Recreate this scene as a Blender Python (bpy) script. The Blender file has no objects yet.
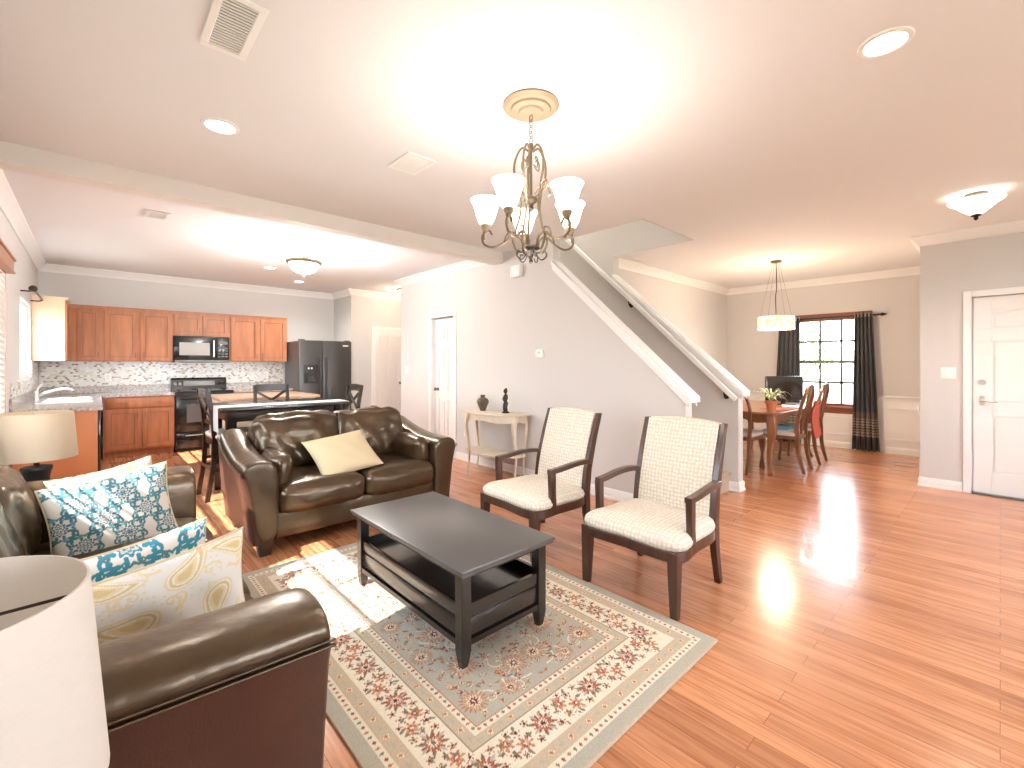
import bpy, bmesh, math, random
import numpy as np
from mathutils import Vector, Matrix, noise as mnoise
random.seed(7)
PI = math.pi
SC = bpy.context.scene
COL = SC.collection

# ------------------------------------------------------------------ camera, sky, sun, exposure
cam_d = bpy.data.cameras.new('camera'); cam = bpy.data.objects.new('camera', cam_d); COL.objects.link(cam)
cam.location = (0, 0, 1.34); cam.rotation_euler = (PI/2, 0, -math.atan2(.6794, .7337))
cam_d.sensor_width = 36; cam_d.lens = 452/1024*36; cam_d.shift_y = -20/1024; cam_d.clip_start = .02
SC.camera = cam
vs = SC.view_settings
SC.display_settings.display_device = 'sRGB'
vs.view_transform = 'Standard'; vs.look = 'None'; vs.gamma = 1; vs.use_curve_mapping = False
vs.exposure = 0.38
world = bpy.data.worlds.new('sky'); SC.world = world; world.use_nodes = True
wn = world.node_tree.nodes; wl = world.node_tree.links
bg = wn['Background']; bg.inputs[1].default_value = 18.0
wtc = wn.new('ShaderNodeTexCoord'); wsx = wn.new('ShaderNodeSeparateXYZ'); wr = wn.new('ShaderNodeValToRGB')
wl.new(wtc.outputs['Generated'], wsx.inputs[0]); wl.new(wsx.outputs[2], wr.inputs[0]); wl.new(wr.outputs[0], bg.inputs[0])
wr.color_ramp.elements[0].position = 0.0; wr.color_ramp.elements[0].color = (.95, .97, 1, 1)
wr.color_ramp.elements[1].position = .7; wr.color_ramp.elements[1].color = (.55, .75, 1, 1)
sun_d = bpy.data.lights.new('sun', 'SUN'); sun = bpy.data.objects.new('sun', sun_d); COL.objects.link(sun)
sun_d.energy = 24; sun_d.angle = math.radians(.6); sun_d.color = (1, .98, .96)
EL, AZ = math.radians(46), math.radians(12)
sun.rotation_euler = Vector((math.cos(EL)*math.cos(AZ), math.cos(EL)*math.sin(AZ), -math.sin(EL))).to_track_quat('-Z', 'Y').to_euler()
WARM = (1, .92, .85); GLOW = (1, .80, .60)
K = .6   # lamp level
def lamp_light(loc, power, color=WARM, r=.04, kind='POINT', spot=None, rot=None, parent=None):
    d = bpy.data.lights.new('lamp_light', kind); o = bpy.data.objects.new('lamp_light', d); COL.objects.link(o)
    o.location = loc; d.energy = power*K; d.color = color; d.shadow_soft_size = r
    if kind == 'SPOT': d.spot_size = math.radians(spot or 140); d.spot_blend = .8
    return o

# ------------------------------------------------------------------ helpers
def mk(name):
    m = bpy.data.materials.new(name); m.use_nodes = True
    return m, m.node_tree.nodes, m.node_tree.links, m.node_tree.nodes['Principled BSDF']
def mat(name, col, rough=.5, metal=0, spec=None, coat=0, bump=0, bscale=40, var=0, vscale=6, emis=None, es=0, alpha=None, stretch=None, col2=None, coatr=.1, trans=0):
    m, n, l, p = mk(name)
    p.inputs['Base Color'].default_value = (*col, 1); p.inputs['Roughness'].default_value = rough
    p.inputs['Metallic'].default_value = metal
    if spec is not None: p.inputs['Specular IOR Level'].default_value = spec
    p.inputs['Coat Weight'].default_value = coat; p.inputs['Coat Roughness'].default_value = coatr
    if trans: p.inputs['Transmission Weight'].default_value = trans
    if emis: p.inputs['Emission Color'].default_value = (*emis, 1); p.inputs['Emission Strength'].default_value = es
    if bump or var or col2:
        tc = n.new('ShaderNodeTexCoord'); mp = n.new('ShaderNodeMapping'); l.new(tc.outputs['Object'], mp.inputs[0])
        if stretch: mp.inputs['Scale'].default_value = stretch
    if bump:
        nz = n.new('ShaderNodeTexNoise'); nz.inputs['Scale'].default_value = bscale; nz.inputs['Detail'].default_value = 4
        l.new(mp.outputs[0], nz.inputs['Vector'])
        b = n.new('ShaderNodeBump'); b.inputs['Strength'].default_value = bump; b.inputs['Distance'].default_value = .01
        l.new(nz.outputs['Fac'], b.inputs['Height']); l.new(b.outputs[0], p.inputs['Normal'])
    if var or col2:
        nz = n.new('ShaderNodeTexNoise'); nz.inputs['Scale'].default_value = vscale; nz.inputs['Detail'].default_value = 5
        l.new(mp.outputs[0], nz.inputs['Vector'])
        r = n.new('ShaderNodeValToRGB'); r.color_ramp.elements[0].position = .35; r.color_ramp.elements[1].position = .68
        c2 = col2 or tuple(c*(1-var) for c in col)
        r.color_ramp.elements[0].color = (*c2, 1); r.color_ramp.elements[1].color = (*col, 1)
        l.new(nz.outputs['Fac'], r.inputs[0]); l.new(r.outputs[0], p.inputs['Base Color'])
    return m
def lampglass(name, col, es):
    m = mat(name, (.9, .88, .84), .3, emis=col, es=es); return m

M = {}
M['wall'] = mat('wall_paint', (.62, .595, .57), .75, bump=.03, bscale=120)
M['ceil'] = mat('ceiling_paint', (.785, .77, .762), .9, bump=.05, bscale=90)
M['beam'] = mat('beam_paint', (.78, .73, .68), .8)
M['white'] = mat('white_trim', (.83, .82, .80), .35)
M['doorw'] = mat('door_white', (.82, .79, .76), .35)
M['plastic'] = mat('white_plastic', (.85, .84, .8), .3)
M['leather'] = mat('brown_leather', (.075, .042, .021), .30, metal=.25, spec=.8, coat=.25, coatr=.2, bump=.7, bscale=9, var=.55, vscale=3)
M['leather'].node_tree.nodes['Principled BSDF'].inputs['Specular Tint'].default_value = (1, .84, .62, 1)
M['leather_side'] = mat('brown_leather_panel', (.075, .030, .018), .45, spec=.5, bump=.12, bscale=160, var=.2, vscale=5)
M['foot'] = mat('dark_foot_wood', (.045, .03, .02), .35)
M['dark'] = mat('espresso_wood', (.016, .012, .010), .25, coat=.5, coatr=.12, var=.3, vscale=8, stretch=(4, .6, 4))
M['darktop_reflect'] = mat('espresso_satin_reflection', (.055, .050, .045), .38, spec=.8, coat=.3, coatr=.3)  # greyer copy of the espresso, ceiling reflection put into the colour
M['walnut'] = mat('walnut_wood', (.075, .030, .018), .32, coat=.3, var=.35, vscale=10, stretch=(4, 4, .5))
M['cherry'] = mat('cherry_wood', (.32, .12, .045), .28, coat=.4, var=.4, vscale=7, stretch=(3, 3, .5))
M['chairwood'] = mat('dark_cherry_wood', (.21, .078, .032), .28, coat=.4, var=.4, vscale=7, stretch=(3, 3, .5))
M['cab'] = mat('cabinet_maple', (.47, .175, .072), .45, var=.28, vscale=5, stretch=(4, 4, .5))
M['cab_shade_line'] = mat('cabinet_shade_line', (.20, .07, .03), .45)  # dark colour paints the groove shade that soft light leaves faint
M['cabside'] = mat('cabinet_side', (.56, .20, .075), .4, var=.08, vscale=3)
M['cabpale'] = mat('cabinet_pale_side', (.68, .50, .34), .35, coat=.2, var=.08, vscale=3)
M['black'] = mat('black_gloss', (.012, .012, .013), .18, coat=.4)
M['blackm'] = mat('black_matte', (.02, .02, .022), .5)
M['slate'] = mat('slate_steel', (.085, .082, .08), .3, metal=.6)
M['slateside'] = mat('slate_side', (.12, .11, .105), .45)
M['steel'] = mat('brushed_steel', (.62, .60, .57), .28, metal=.9)
M['bronze'] = mat('brushed_bronze', (.17, .13, .085), .38, metal=.7)
M['medal'] = mat('antique_gold_plaster', (.25, .185, .12), .5, metal=.1)
M['darkmetal'] = mat('dark_bronze', (.04, .03, .025), .4, metal=.6)
M['cream'] = mat('cream_paint', (.72, .62, .48), .45, var=.12, vscale=9)
M['beige'] = mat('beige_cotton', (.57, .45, .28), .9, bump=.1, bscale=200)
M['shade'] = mat('linen_shade', (.80, .765, .71), .9, bump=.08, bscale=300, var=.05, vscale=60, stretch=(1, 1, 8))
M['shadein'] = mat('shade_lining', (.82, .80, .76), .8)
M['shadetan'] = mat('tan_linen_shade', (.60, .50, .37), .9, bump=.08, bscale=300)
for k_ in ('shade', 'shadetan'):
    m_ = M[k_]; n_ = m_.node_tree.nodes; l_ = m_.node_tree.links; tr_ = n_.new('ShaderNodeBsdfTranslucent'); mx_ = n_.new('ShaderNodeMixShader')
    tr_.inputs[0].default_value = (.92, .88, .82, 1) if k_ == 'shade' else (.80, .66, .48, 1); mx_.inputs[0].default_value = .38
    l_.new(n_['Principled BSDF'].outputs[0], mx_.inputs[1]); l_.new(tr_.outputs[0], mx_.inputs[2]); l_.new(mx_.outputs[0], n_['Material Output'].inputs[0])
M['carpet'] = mat('beige_carpet', (.52, .42, .31), 1, bump=.6, bscale=300)
M['terracotta'] = mat('terracotta', (.52, .17, .08), .8)
M['leaf'] = mat('leaf_green', (.25, .36, .12), .5, col2=(.55, .60, .35), vscale=25)
M['soil'] = mat('soil', (.05, .03, .02), 1)
M['red'] = mat('red_cloth', (.45, .09, .06), .9, bump=.2, bscale=60)
M['paper'] = mat('paper', (.8, .8, .8), .6)
M['blue'] = mat('blue_card', (.10, .28, .40), .5)
M['seatpad'] = mat('pale_seat_fabric', (.66, .57, .48), .9, bump=.1, bscale=200)
M['vase'] = mat('bronze_ceramic', (.16, .12, .08), .35, metal=.4, var=.4, vscale=12)
M['granite'] = mat('laminate_granite', (.56, .52, .48), .22, coat=.4, col2=(.26, .20, .18), vscale=38)
M['sink'] = mat('white_enamel', (.85, .85, .84), .15, coat=.5)
M['slat'] = mat('blind_slat', (.78, .70, .62), .5)
M['valance'] = mat('blind_valance_wood', (.42, .22, .14), .45)
M['redwood'] = mat('window_redwood', (.24, .075, .035), .4)
M['winwhite'] = mat('window_sash_white', (.12, .12, .12), .4)
M['grass'] = mat('lawn_grass', (.20, .21, .13), 1, col2=(.30, .29, .20), vscale=2)
M['shrub'] = mat('shrub_leaf', (.10, .17, .06), .8, col2=(.2, .28, .1), vscale=8)
M['bark'] = mat('bark', (.10, .07, .05), .9)
M['plank'] = mat('pale_plank_wood', (.62, .44, .30), .35, coat=.3, col2=(.36, .20, .12), vscale=4, stretch=(.4, 9, .4))
M['linen'] = mat('white_runner', (.52, .51, .49), .9)
M['towel'] = mat('striped_towel', (.05, .05, .06), .9, col2=(.5, .45, .4), vscale=30, stretch=(8, 1, .5))
M['reced'] = lampglass('recessed_glow', (1, .95, .86), 14)
M['bowl'] = lampglass('lit_bowl_glass', (1, .93, .80), 2.4)
M['bell'] = lampglass('lit_bell_glass', (1, .91, .76), 4.5)
M['drum'] = None
def drum_mat():
    m, n, l, p = mk('alabaster_drum')
    tc = n.new('ShaderNodeTexCoord'); nz = n.new('ShaderNodeTexNoise'); nz.inputs['Scale'].default_value = 16; nz.inputs['Detail'].default_value = 6; nz.inputs['Distortion'].default_value = 1.5
    r = n.new('ShaderNodeValToRGB'); r.color_ramp.elements[0].position = .35; r.color_ramp.elements[0].color = (.75, .42, .18, 1)
    r.color_ramp.elements[1].position = .55; r.color_ramp.elements[1].color = (1, .82, .55, 1)
    l.new(tc.outputs['Object'], nz.inputs[0]); l.new(nz.outputs[0], r.inputs[0]); l.new(r.outputs[0], p.inputs['Base Color']); l.new(r.outputs[0], p.inputs['Emission Color'])
    p.inputs['Emission Strength'].default_value = 1.0; p.inputs['Roughness'].default_value = .4
    return m
M['drum'] = drum_mat()
def glass_mat():
    m = bpy.data.materials.new('window_glass'); m.use_nodes = True; n = m.node_tree.nodes; l = m.node_tree.links; n.clear()
    o = n.new('ShaderNodeOutputMaterial'); mx = n.new('ShaderNodeMixShader'); t = n.new('ShaderNodeBsdfTransparent'); g = n.new('ShaderNodeBsdfGlossy')
    g.inputs['Roughness'].default_value = .02; mx.inputs[0].default_value = .07
    l.new(t.outputs[0], mx.inputs[1]); l.new(g.outputs[0], mx.inputs[2]); l.new(mx.outputs[0], o.inputs[0]); return m
M['glass'] = glass_mat()
def floor_mat():
    m, n, l, p = mk('oak_floor')
    tc = n.new('ShaderNodeTexCoord'); sx = n.new('ShaderNodeSeparateXYZ'); cx = n.new('ShaderNodeCombineXYZ')
    l.new(tc.outputs['Object'], sx.inputs[0]); l.new(sx.outputs[1], cx.inputs[0]); l.new(sx.outputs[0], cx.inputs[1])
    br = n.new('ShaderNodeTexBrick'); br.offset = .37; br.inputs['Scale'].default_value = 1
    br.inputs['Brick Width'].default_value = .95; br.inputs['Row Height'].default_value = .083; br.inputs['Mortar Size'].default_value = .0009
    br.inputs['Color1'].default_value = (0, 0, 0, 1); br.inputs['Color2'].default_value = (1, 1, 1, 1); br.inputs['Mortar'].default_value = (.5, .5, .5, 1)
    l.new(cx.outputs[0], br.inputs['Vector'])
    mp = n.new('ShaderNodeMapping'); mp.inputs['Scale'].default_value = (1.6, 26, 1); l.new(cx.outputs[0], mp.inputs[0])
    # shift the grain per board
    mul = n.new('ShaderNodeVectorMath'); mul.operation = 'ADD'; l.new(mp.outputs[0], mul.inputs[0])
    sc = n.new('ShaderNodeVectorMath'); sc.operation = 'SCALE'; sc.inputs['Scale'].default_value = 17; l.new(br.outputs['Color'], sc.inputs[0]); l.new(sc.outputs[0], mul.inputs[1])
    nz = n.new('ShaderNodeTexNoise'); nz.inputs['Scale'].default_value = 1.3; nz.inputs['Detail'].default_value = 6; nz.inputs['Distortion'].default_value = 1.2; l.new(mul.outputs[0], nz.inputs['Vector'])
    r = n.new('ShaderNodeValToRGB'); e = r.color_ramp.elements
    e[0].position = .30; e[0].color = (.43, .155, .062, 1); e[1].position = .60; e[1].color = (.66, .295, .145, 1)
    l.new(nz.outputs['Fac'], r.inputs[0])
    r2 = n.new('ShaderNodeValToRGB'); r2.color_ramp.elements[0].color = (.74, .68, .64, 1); r2.color_ramp.elements[1].color = (1.06, 1.06, 1.05, 1); l.new(br.outputs['Color'], r2.inputs[0])
    mx = n.new('ShaderNodeMixRGB'); mx.blend_type = 'MULTIPLY'; mx.inputs[0].default_value = 1; l.new(r.outputs[0], mx.inputs[1]); l.new(r2.outputs[0], mx.inputs[2])
    mo = n.new('ShaderNodeMixRGB'); mo.inputs[2].default_value = (.13, .04, .015, 1); l.new(br.outputs['Fac'], mo.inputs[0]); l.new(mx.outputs[0], mo.inputs[1])
    l.new(mo.outputs[0], p.inputs['Base Color'])
    p.inputs['Roughness'].default_value = .22; p.inputs['Coat Weight'].default_value = .2; p.inputs['Coat Roughness'].default_value = .05
    b = n.new('ShaderNodeBump'); b.inputs['Strength'].default_value = .12; b.inputs['Distance'].default_value = .002; l.new(nz.outputs['Fac'], b.inputs['Height']); l.new(b.outputs[0], p.inputs['Normal'])
    return m
M['floor'] = floor_mat()
def mosaic_mat():
    m, n, l, p = mk('mosaic_tile')
    def N(t, **k):
        x = n.new(t)
        for a, b in k.items(): setattr(x, a, b)
        return x
    tc = N('ShaderNodeTexCoord'); sx = N('ShaderNodeSeparateXYZ'); l.new(tc.outputs['Object'], sx.inputs[0])
    ad = N('ShaderNodeMath', operation='ADD'); l.new(sx.outputs[0], ad.inputs[0]); l.new(sx.outputs[1], ad.inputs[1])
    cx = N('ShaderNodeCombineXYZ'); l.new(ad.outputs[0], cx.inputs[0]); l.new(sx.outputs[2], cx.inputs[1])
    br = N('ShaderNodeTexBrick'); br.inputs['Scale'].default_value = 1; br.inputs['Brick Width'].default_value = .036; br.inputs['Row Height'].default_value = .024
    br.inputs['Mortar Size'].default_value = .0022; br.inputs['Color1'].default_value = (0, 0, 0, 1); br.inputs['Color2'].default_value = (1, 1, 1, 1); br.inputs['Mortar'].default_value = (.3, .3, .3, 1)
    l.new(cx.outputs[0], br.inputs['Vector'])
    r = N('ShaderNodeValToRGB'); r.color_ramp.interpolation = 'CONSTANT'; e = r.color_ramp.elements
    e[0].position = 0; e[0].color = (.72, .71, .67, 1); e[1].position = .5; e[1].color = (.60, .57, .50, 1)
    for pos, c in ((.68, (.80, .79, .76, 1)), (.80, (.30, .20, .13, 1)), (.90, (.45, .36, .27, 1))):
        x = e.new(pos); x.color = c
    l.new(br.outputs['Color'], r.inputs[0])
    mo = N('ShaderNodeMixRGB'); mo.inputs[2].default_value = (.70, .68, .64, 1); l.new(br.outputs['Fac'], mo.inputs[0]); l.new(r.outputs[0], mo.inputs[1]); l.new(mo.outputs[0], p.inputs['Base Color'])
    p.inputs['Roughness'].default_value = .2
    return m
M['mosaic'] = mosaic_mat()
def weave_mat():
    m, n, l, p = mk('cream_basket_weave')
    tc = n.new('ShaderNodeTexCoord'); mp = n.new('ShaderNodeMapping'); mp.inputs['Scale'].default_value = (1, 1, 1); l.new(tc.outputs['UV'], mp.inputs[0])
    vo = n.new('ShaderNodeTexVoronoi'); vo.inputs['Scale'].default_value = 42; vo.inputs['Randomness'].default_value = .25; l.new(mp.outputs[0], vo.inputs['Vector'])
    r = n.new('ShaderNodeValToRGB'); r.color_ramp.elements[0].position = .25; r.color_ramp.elements[0].color = (.76, .70, .60, 1); r.color_ramp.elements[1].position = .52; r.color_ramp.elements[1].color = (.60, .52, .41, 1)
    l.new(vo.outputs['Distance'], r.inputs[0]); l.new(r.outputs[0], p.inputs['Base Color']); p.inputs['Roughness'].default_value = .7
    b = n.new('ShaderNodeBump'); b.inputs['Strength'].default_value = .3; b.inputs['Distance'].default_value = .003; b.invert = True
    l.new(vo.outputs['Distance'], b.inputs['Height']); l.new(b.outputs[0], p.inputs['Normal'])
    return m
M['weave'] = weave_mat()
def attr_mat(name, rough=.95, bump=.25, bs=400):
    m, n, l, p = mk(name)
    a = n.new('ShaderNodeAttribute'); a.attribute_name = 'Col'; l.new(a.outputs['Color'], p.inputs['Base Color']); p.inputs['Roughness'].default_value = rough
    p.inputs['Specular IOR Level'].default_value = .2
    nz = n.new('ShaderNodeTexNoise'); nz.inputs['Scale'].default_value = bs; b = n.new('ShaderNodeBump'); b.inputs['Strength'].default_value = bump; b.inputs['Distance'].default_value = .004
    tc = n.new('ShaderNodeTexCoord'); l.new(tc.outputs['Object'], nz.inputs['Vector']); l.new(nz.outputs[0], b.inputs['Height']); l.new(b.outputs[0], p.inputs['Normal'])
    return m
M['rug'] = attr_mat('woven_rug'); M['printed'] = attr_mat('printed_cotton', .85, .1)
def curtain_mat():
    m, n, l, p = mk('charcoal_curtain')
    tc = n.new('ShaderNodeTexCoord'); sx = n.new('ShaderNodeSeparateXYZ'); l.new(tc.outputs['Object'], sx.inputs[0])
    dv = n.new('ShaderNodeMath'); dv.operation = 'DIVIDE'; dv.inputs[1].default_value = 2.2; l.new(sx.outputs[2], dv.inputs[0])
    r = n.new('ShaderNodeValToRGB'); r.color_ramp.interpolation = 'CONSTANT'; e = r.color_ramp.elements
    blk = (.012, .012, .014, 1); tan = (.36, .28, .20, 1); gr = (.030, .032, .038, 1); br = (.11, .08, .06, 1)
    e[0].position = 0; e[0].color = blk; e[1].position = .105; e[1].color = tan
    z = .115
    for i in range(6):
        a = e.new(z); a.color = blk; b = e.new(z+.009); b.color = tan; z += .0185
    a = e.new(z); a.color = br; a = e.new(z+.045); a.color = gr; a = e.new(.935); a.color = tan
    l.new(dv.outputs[0], r.inputs[0]); l.new(r.outputs[0], p.inputs['Base Color']); p.inputs['Roughness'].default_value = .45
    p.inputs['Sheen Weight'].default_value = .3
    return m
M['curtain'] = curtain_mat()

class B:
    """collects shapes into one mesh"""
    def __init__(s): s.bm = bmesh.new()
    def hexa(s, p):
        v = [s.bm.verts.new(q) for q in p]
        for f in ((3,2,1,0), (4,5,6,7), (0,1,5,4), (1,2,6,5), (2,3,7,6), (3,0,4,7)): s.bm.faces.new([v[i] for i in f])
        return s
    def box(s, x0, x1, y0, y1, z0, z1, bv=0):
        if x0 > x1: x0, x1 = x1, x0
        if y0 > y1: y0, y1 = y1, y0
        if z0 > z1: z0, z1 = z1, z0
        n0 = len(s.bm.edges)
        s.hexa([(x0,y0,z0), (x1,y0,z0), (x1,y1,z0), (x0,y1,z0), (x0,y0,z1), (x1,y0,z1), (x1,y1,z1), (x0,y1,z1)])
        if bv:
            s.bm.edges.ensure_lookup_table(); bmesh.ops.bevel(s.bm, geom=s.bm.edges[n0:], offset=bv, segments=2, profile=.5, affect='EDGES', clamp_overlap=True)
        return s
    def bar(s, pts, w, up=(0, 0, 1), close=False):
        """rectangular section swept along pts; w = (a,b) or list"""
        pts = [Vector(p) for p in pts]; n = len(pts); ws = w if isinstance(w, list) else [w]*n; rings = []
        for i, p in enumerate(pts):
            d = (pts[min(i+1, n-1)]-pts[max(i-1, 0)]).normalized(); sd = d.cross(Vector(up))
            sd = sd.normalized() if sd.length > 1e-5 else Vector((1, 0, 0)); u = sd.cross(d).normalized(); a, b = ws[i][0]/2, ws[i][1]/2
            rings.append([s.bm.verts.new(p+sd*x*a+u*y*b) for x, y in ((-1,-1), (1,-1), (1,1), (-1,1))])
        s._skin(rings, True); return s
    def leg(s, p0, w0, p1, w1):
        """square leg with horizontal ends, p0 bottom, p1 top, w=(dx,dy)"""
        a, b = Vector(p0), Vector(p1); q = []
        for p, w in ((a, w0), (b, w1)):
            for x, y in ((-1,-1), (1,-1), (1,1), (-1,1)): q.append(p+Vector((x*w[0]/2, y*w[1]/2, 0)))
        return s.hexa(q)
    def legs(s, pts, ws):
        """horizontal-section chain"""
        rings = [[s.bm.verts.new(Vector(p)+Vector((x*w[0]/2, y*w[1]/2, 0))) for x, y in ((-1,-1), (1,-1), (1,1), (-1,1))] for p, w in zip(pts, ws)]
        s._skin(rings, True); return s
    def _skin(s, rings, caps, closed=False):
        n = len(rings[0]); m = len(rings)
        for i in range(m if closed else m-1):
            a, b = rings[i], rings[(i+1) % m]
            for j in range(n):
                try: s.bm.faces.new([a[j], a[(j+1) % n], b[(j+1) % n], b[j]])
                except ValueError: pass
        if caps and not closed:
            s.bm.faces.new(rings[0][::-1]); s.bm.faces.new(rings[-1])
    def tube(s, pts, r, seg=8, closed=False):
        pts = [Vector(p) for p in pts]; n = len(pts); rs = r if isinstance(r, (list, tuple)) else [r]*n; rings = []; prev = None
        for i, p in enumerate(pts):
            if closed: d = pts[(i+1) % n]-pts[i-1]
            else: d = pts[min(i+1, n-1)]-pts[max(i-1, 0)]
            d = d.normalized() if d.length > 1e-9 else Vector((0, 0, 1))
            if prev is None: prev = d.orthogonal().normalized()
            a = (prev-d*prev.dot(d)); a = a.normalized() if a.length > 1e-6 else d.orthogonal().normalized(); prev = a; b = d.cross(a)
            rings.append([s.bm.verts.new(p+(a*math.cos(2*PI*k/seg)+b*math.sin(2*PI*k/seg))*rs[i]) for k in range(seg)])
        s._skin(rings, True, closed); return s
    def lathe(s, prof, c=(0, 0, 0), seg=24, cap=True):
        rings = [[s.bm.verts.new((c[0]+r*math.cos(2*PI*k/seg), c[1]+r*math.sin(2*PI*k/seg), c[2]+z)) for k in range(seg)] for r, z in prof]
        s._skin(rings, cap); return s
    def cyl(s, p0, p1, r, seg=16, r1=None): return s.tube([p0, p1], [r, r if r1 is None else r1], seg)
    def ball(s, c, r, seg=12, sz=1):
        k = 8; return s.lathe([(max(r*math.sin(PI*i/k), r*.02), -r*sz*math.cos(PI*i/k)) for i in range(k+1)], c, seg)
    def prism(s, poly, ax, a, b):
        """polygon extruded along axis ax; poly coords are the other two axes in order"""
        def P(p, t): return (t, p[0], p[1]) if ax == 'x' else (p[0], t, p[1]) if ax == 'y' else (p[0], p[1], t)
        s._skin([[s.bm.verts.new(P(p, a)) for p in poly], [s.bm.verts.new(P(p, b)) for p in poly]], True); return s
    def loft(s, secs, caps=True): s._skin([[s.bm.verts.new(p) for p in q] for q in secs], caps); return s
    def soft(s, c, size, r=.05, bulge=(0, 0, .03), n=10, rot=None, wr=0, seed=0):
        """rounded, slightly bulging cushion"""
        hx, hy, hz = (q/2 for q in size); h = Vector((hx, hy, hz)); vs = {}; R = rot or Matrix.Identity(3); c = Vector(c); bm = s.bm
        def P(u):
            key = tuple(round(q, 5) for q in u)
            if key in vs: return vs[key]
            p = Vector((u[0]*hx, u[1]*hy, u[2]*hz)); inn = Vector(tuple(max(-(h[i]-min(r, h[i])), min(h[i]-min(r, h[i]), p[i])) for i in range(3)))
            d = p-inn
            if d.length > 1e-9: p = inn+d.normalized()*min(r, min(h))
            for i in range(3):
                j, k = (i+1) % 3, (i+2) % 3
                p[i] += u[i]*bulge[i]*(1-u[j]**2)*(1-u[k]**2)**.7
            if wr:
                q = p*1.0+Vector((seed*3.1, seed*1.7, 0)); nn = .7-1.6*abs(mnoise.noise(Vector((q.x*7, q.y*9, q.z*4+q.x*3))))+.5*mnoise.noise(q*15)-.35*abs(mnoise.noise(q*11))
                p += p.normalized()*wr*nn
            v = bm.verts.new(c+R @ p); vs[key] = v; return v
        g = [-1+2*i/n for i in range(n+1)]; g = [math.copysign(abs(t)**.75, t) for t in g]
        for ax in range(3):
            for sg in (-1, 1):
                for i in range(n):
                    for j in range(n):
                        q = []
                        for a, b in ((i, j), (i+1, j), (i+1, j+1), (i, j+1)):
                            u = [0, 0, 0]; u[ax] = sg; u[(ax+1) % 3] = g[a]; u[(ax+2) % 3] = g[b]; q.append(P(u))
                        bm.faces.new(q if sg > 0 else q[::-1])
        return s
    def build(s, name, m, parent=None, smooth=30, world=False, sub=0, bev=0, uv=False):
        bm = s.bm; bmesh.ops.recalc_face_normals(bm, faces=bm.faces)
        me = bpy.data.meshes.new(name)
        if world and parent is not None: bm.transform(parent['_m'].inverted() if False else MW[parent.name].inverted())
        if uv:
            L = bm.loops.layers.uv.new('UVMap')
            for f in bm.faces:
                nx, ny, nz = (abs(q) for q in f.normal)
                for lp in f.loops:
                    p = lp.vert.co; lp[L].uv = (p.x, p.y) if nz > max(nx, ny) else (p.x, p.z) if ny >= nx else (p.y, p.z)
        bm.to_mesh(me); bm.free()
        o = bpy.data.objects.new(name, me); COL.objects.link(o); o.data.materials.append(M[m] if isinstance(m, str) else m)
        if parent is not None: o.parent = parent
        if smooth:
            me.polygons.foreach_set('use_smooth', [True]*len(me.polygons))
            if smooth < 180: me.set_sharp_from_angle(angle=math.radians(smooth))
        if sub:
            q = o.modifiers.new('sub', 'SUBSURF'); q.levels = sub; q.render_levels = sub
        if bev:
            q = o.modifiers.new('bevel', 'BEVEL'); q.width = bev; q.segments = 2; q.limit_method = 'ANGLE'; q.angle_limit = math.radians(40)
        return o
MW = {}
def tag(o, label, cat, group=None):
    o['label'] = label; o['category'] = cat
    if group: o['group'] = group
    return o
def thing(name, label, cat, loc=(0, 0, 0), rz=0, group=None):
    o = bpy.data.objects.new(name, None); COL.objects.link(o); o.empty_display_size = .1
    o.location = loc; o.rotation_euler = (0, 0, rz); MW[o.name] = Matrix.Translation(loc) @ Matrix.Rotation(rz, 4, 'Z')
    return tag(o, label, cat, group)
def struct(name, b, m, **k):
    o = b.build(name, m, **k); o['kind'] = 'structure'; return o
def sthing(name, loc=(0, 0, 0), rz=0):
    o = bpy.data.objects.new(name, None); COL.objects.link(o); o.location = loc; o.rotation_euler = (0, 0, rz)
    MW[o.name] = Matrix.Translation(loc) @ Matrix.Rotation(rz, 4, 'Z'); o['kind'] = 'structure'; return o
KIDS = None
def dup(root, loc, rz, label, group=None):
    def cp(o, par):
        c = o.copy(); COL.objects.link(c); c.parent = par
        for k in [x for x in bpy.data.objects if x.parent == o]: cp(k, c)
        return c
    r = cp(root, None); r.location = loc; r.rotation_euler = (0, 0, rz); MW[r.name] = Matrix.Translation(loc) @ Matrix.Rotation(rz, 4, 'Z')
    r['label'] = label
    if group: r['group'] = group
    return r
def catmull(pts, n=6, closed=False):
    P = [Vector(p) for p in pts]; out = []; m = len(P)
    for i in range(m if closed else m-1):
        p0 = P[i-1] if (i > 0 or closed) else P[0]*2-P[1]
        p1 = P[i]; p2 = P[(i+1) % m]; p3 = P[(i+2) % m] if (i+2 < m or closed) else P[-1]*2-P[-2]
        for k in range(n):
            t = k/n; out.append(.5*((2*p1)+(p2-p0)*t+(2*p0-5*p1+4*p2-p3)*t*t+(3*p1-p0-3*p2+p3)*t**3))
    if not closed: out.append(P[-1])
    return out
def sweep(path, prof, z, b=None):
    """profile (offset to the left of the path, dz) swept with mitred corners"""
    b = b or B(); P = [Vector(p) for p in path]; n = len(P); secs = []
    for i in range(n):
        d1 = (P[i]-P[i-1]).normalized() if i > 0 else (P[1]-P[0]).normalized()
        d2 = (P[i+1]-P[i]).normalized() if i < n-1 else d1
        n1 = Vector((-d1.y, d1.x)); n2 = Vector((-d2.y, d2.x)); m = (n1+n2)/(1+n1.dot(n2))
        secs.append([(P[i].x+m.x*o, P[i].y+m.y*o, z+dz) for o, dz in prof])
    b.loft(secs); return b
CROWN = [(0, -.105), (.012, -.105), (.016, -.088), (.028, -.075), (.058, -.035), (.078, -.022), (.088, -.012), (.088, 0), (0, 0)]
BASE = [(0, 0), (.02, 0), (.02, .018), (.014, .024), (.014, .085), (.006, .10), (0, .10)]

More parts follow.
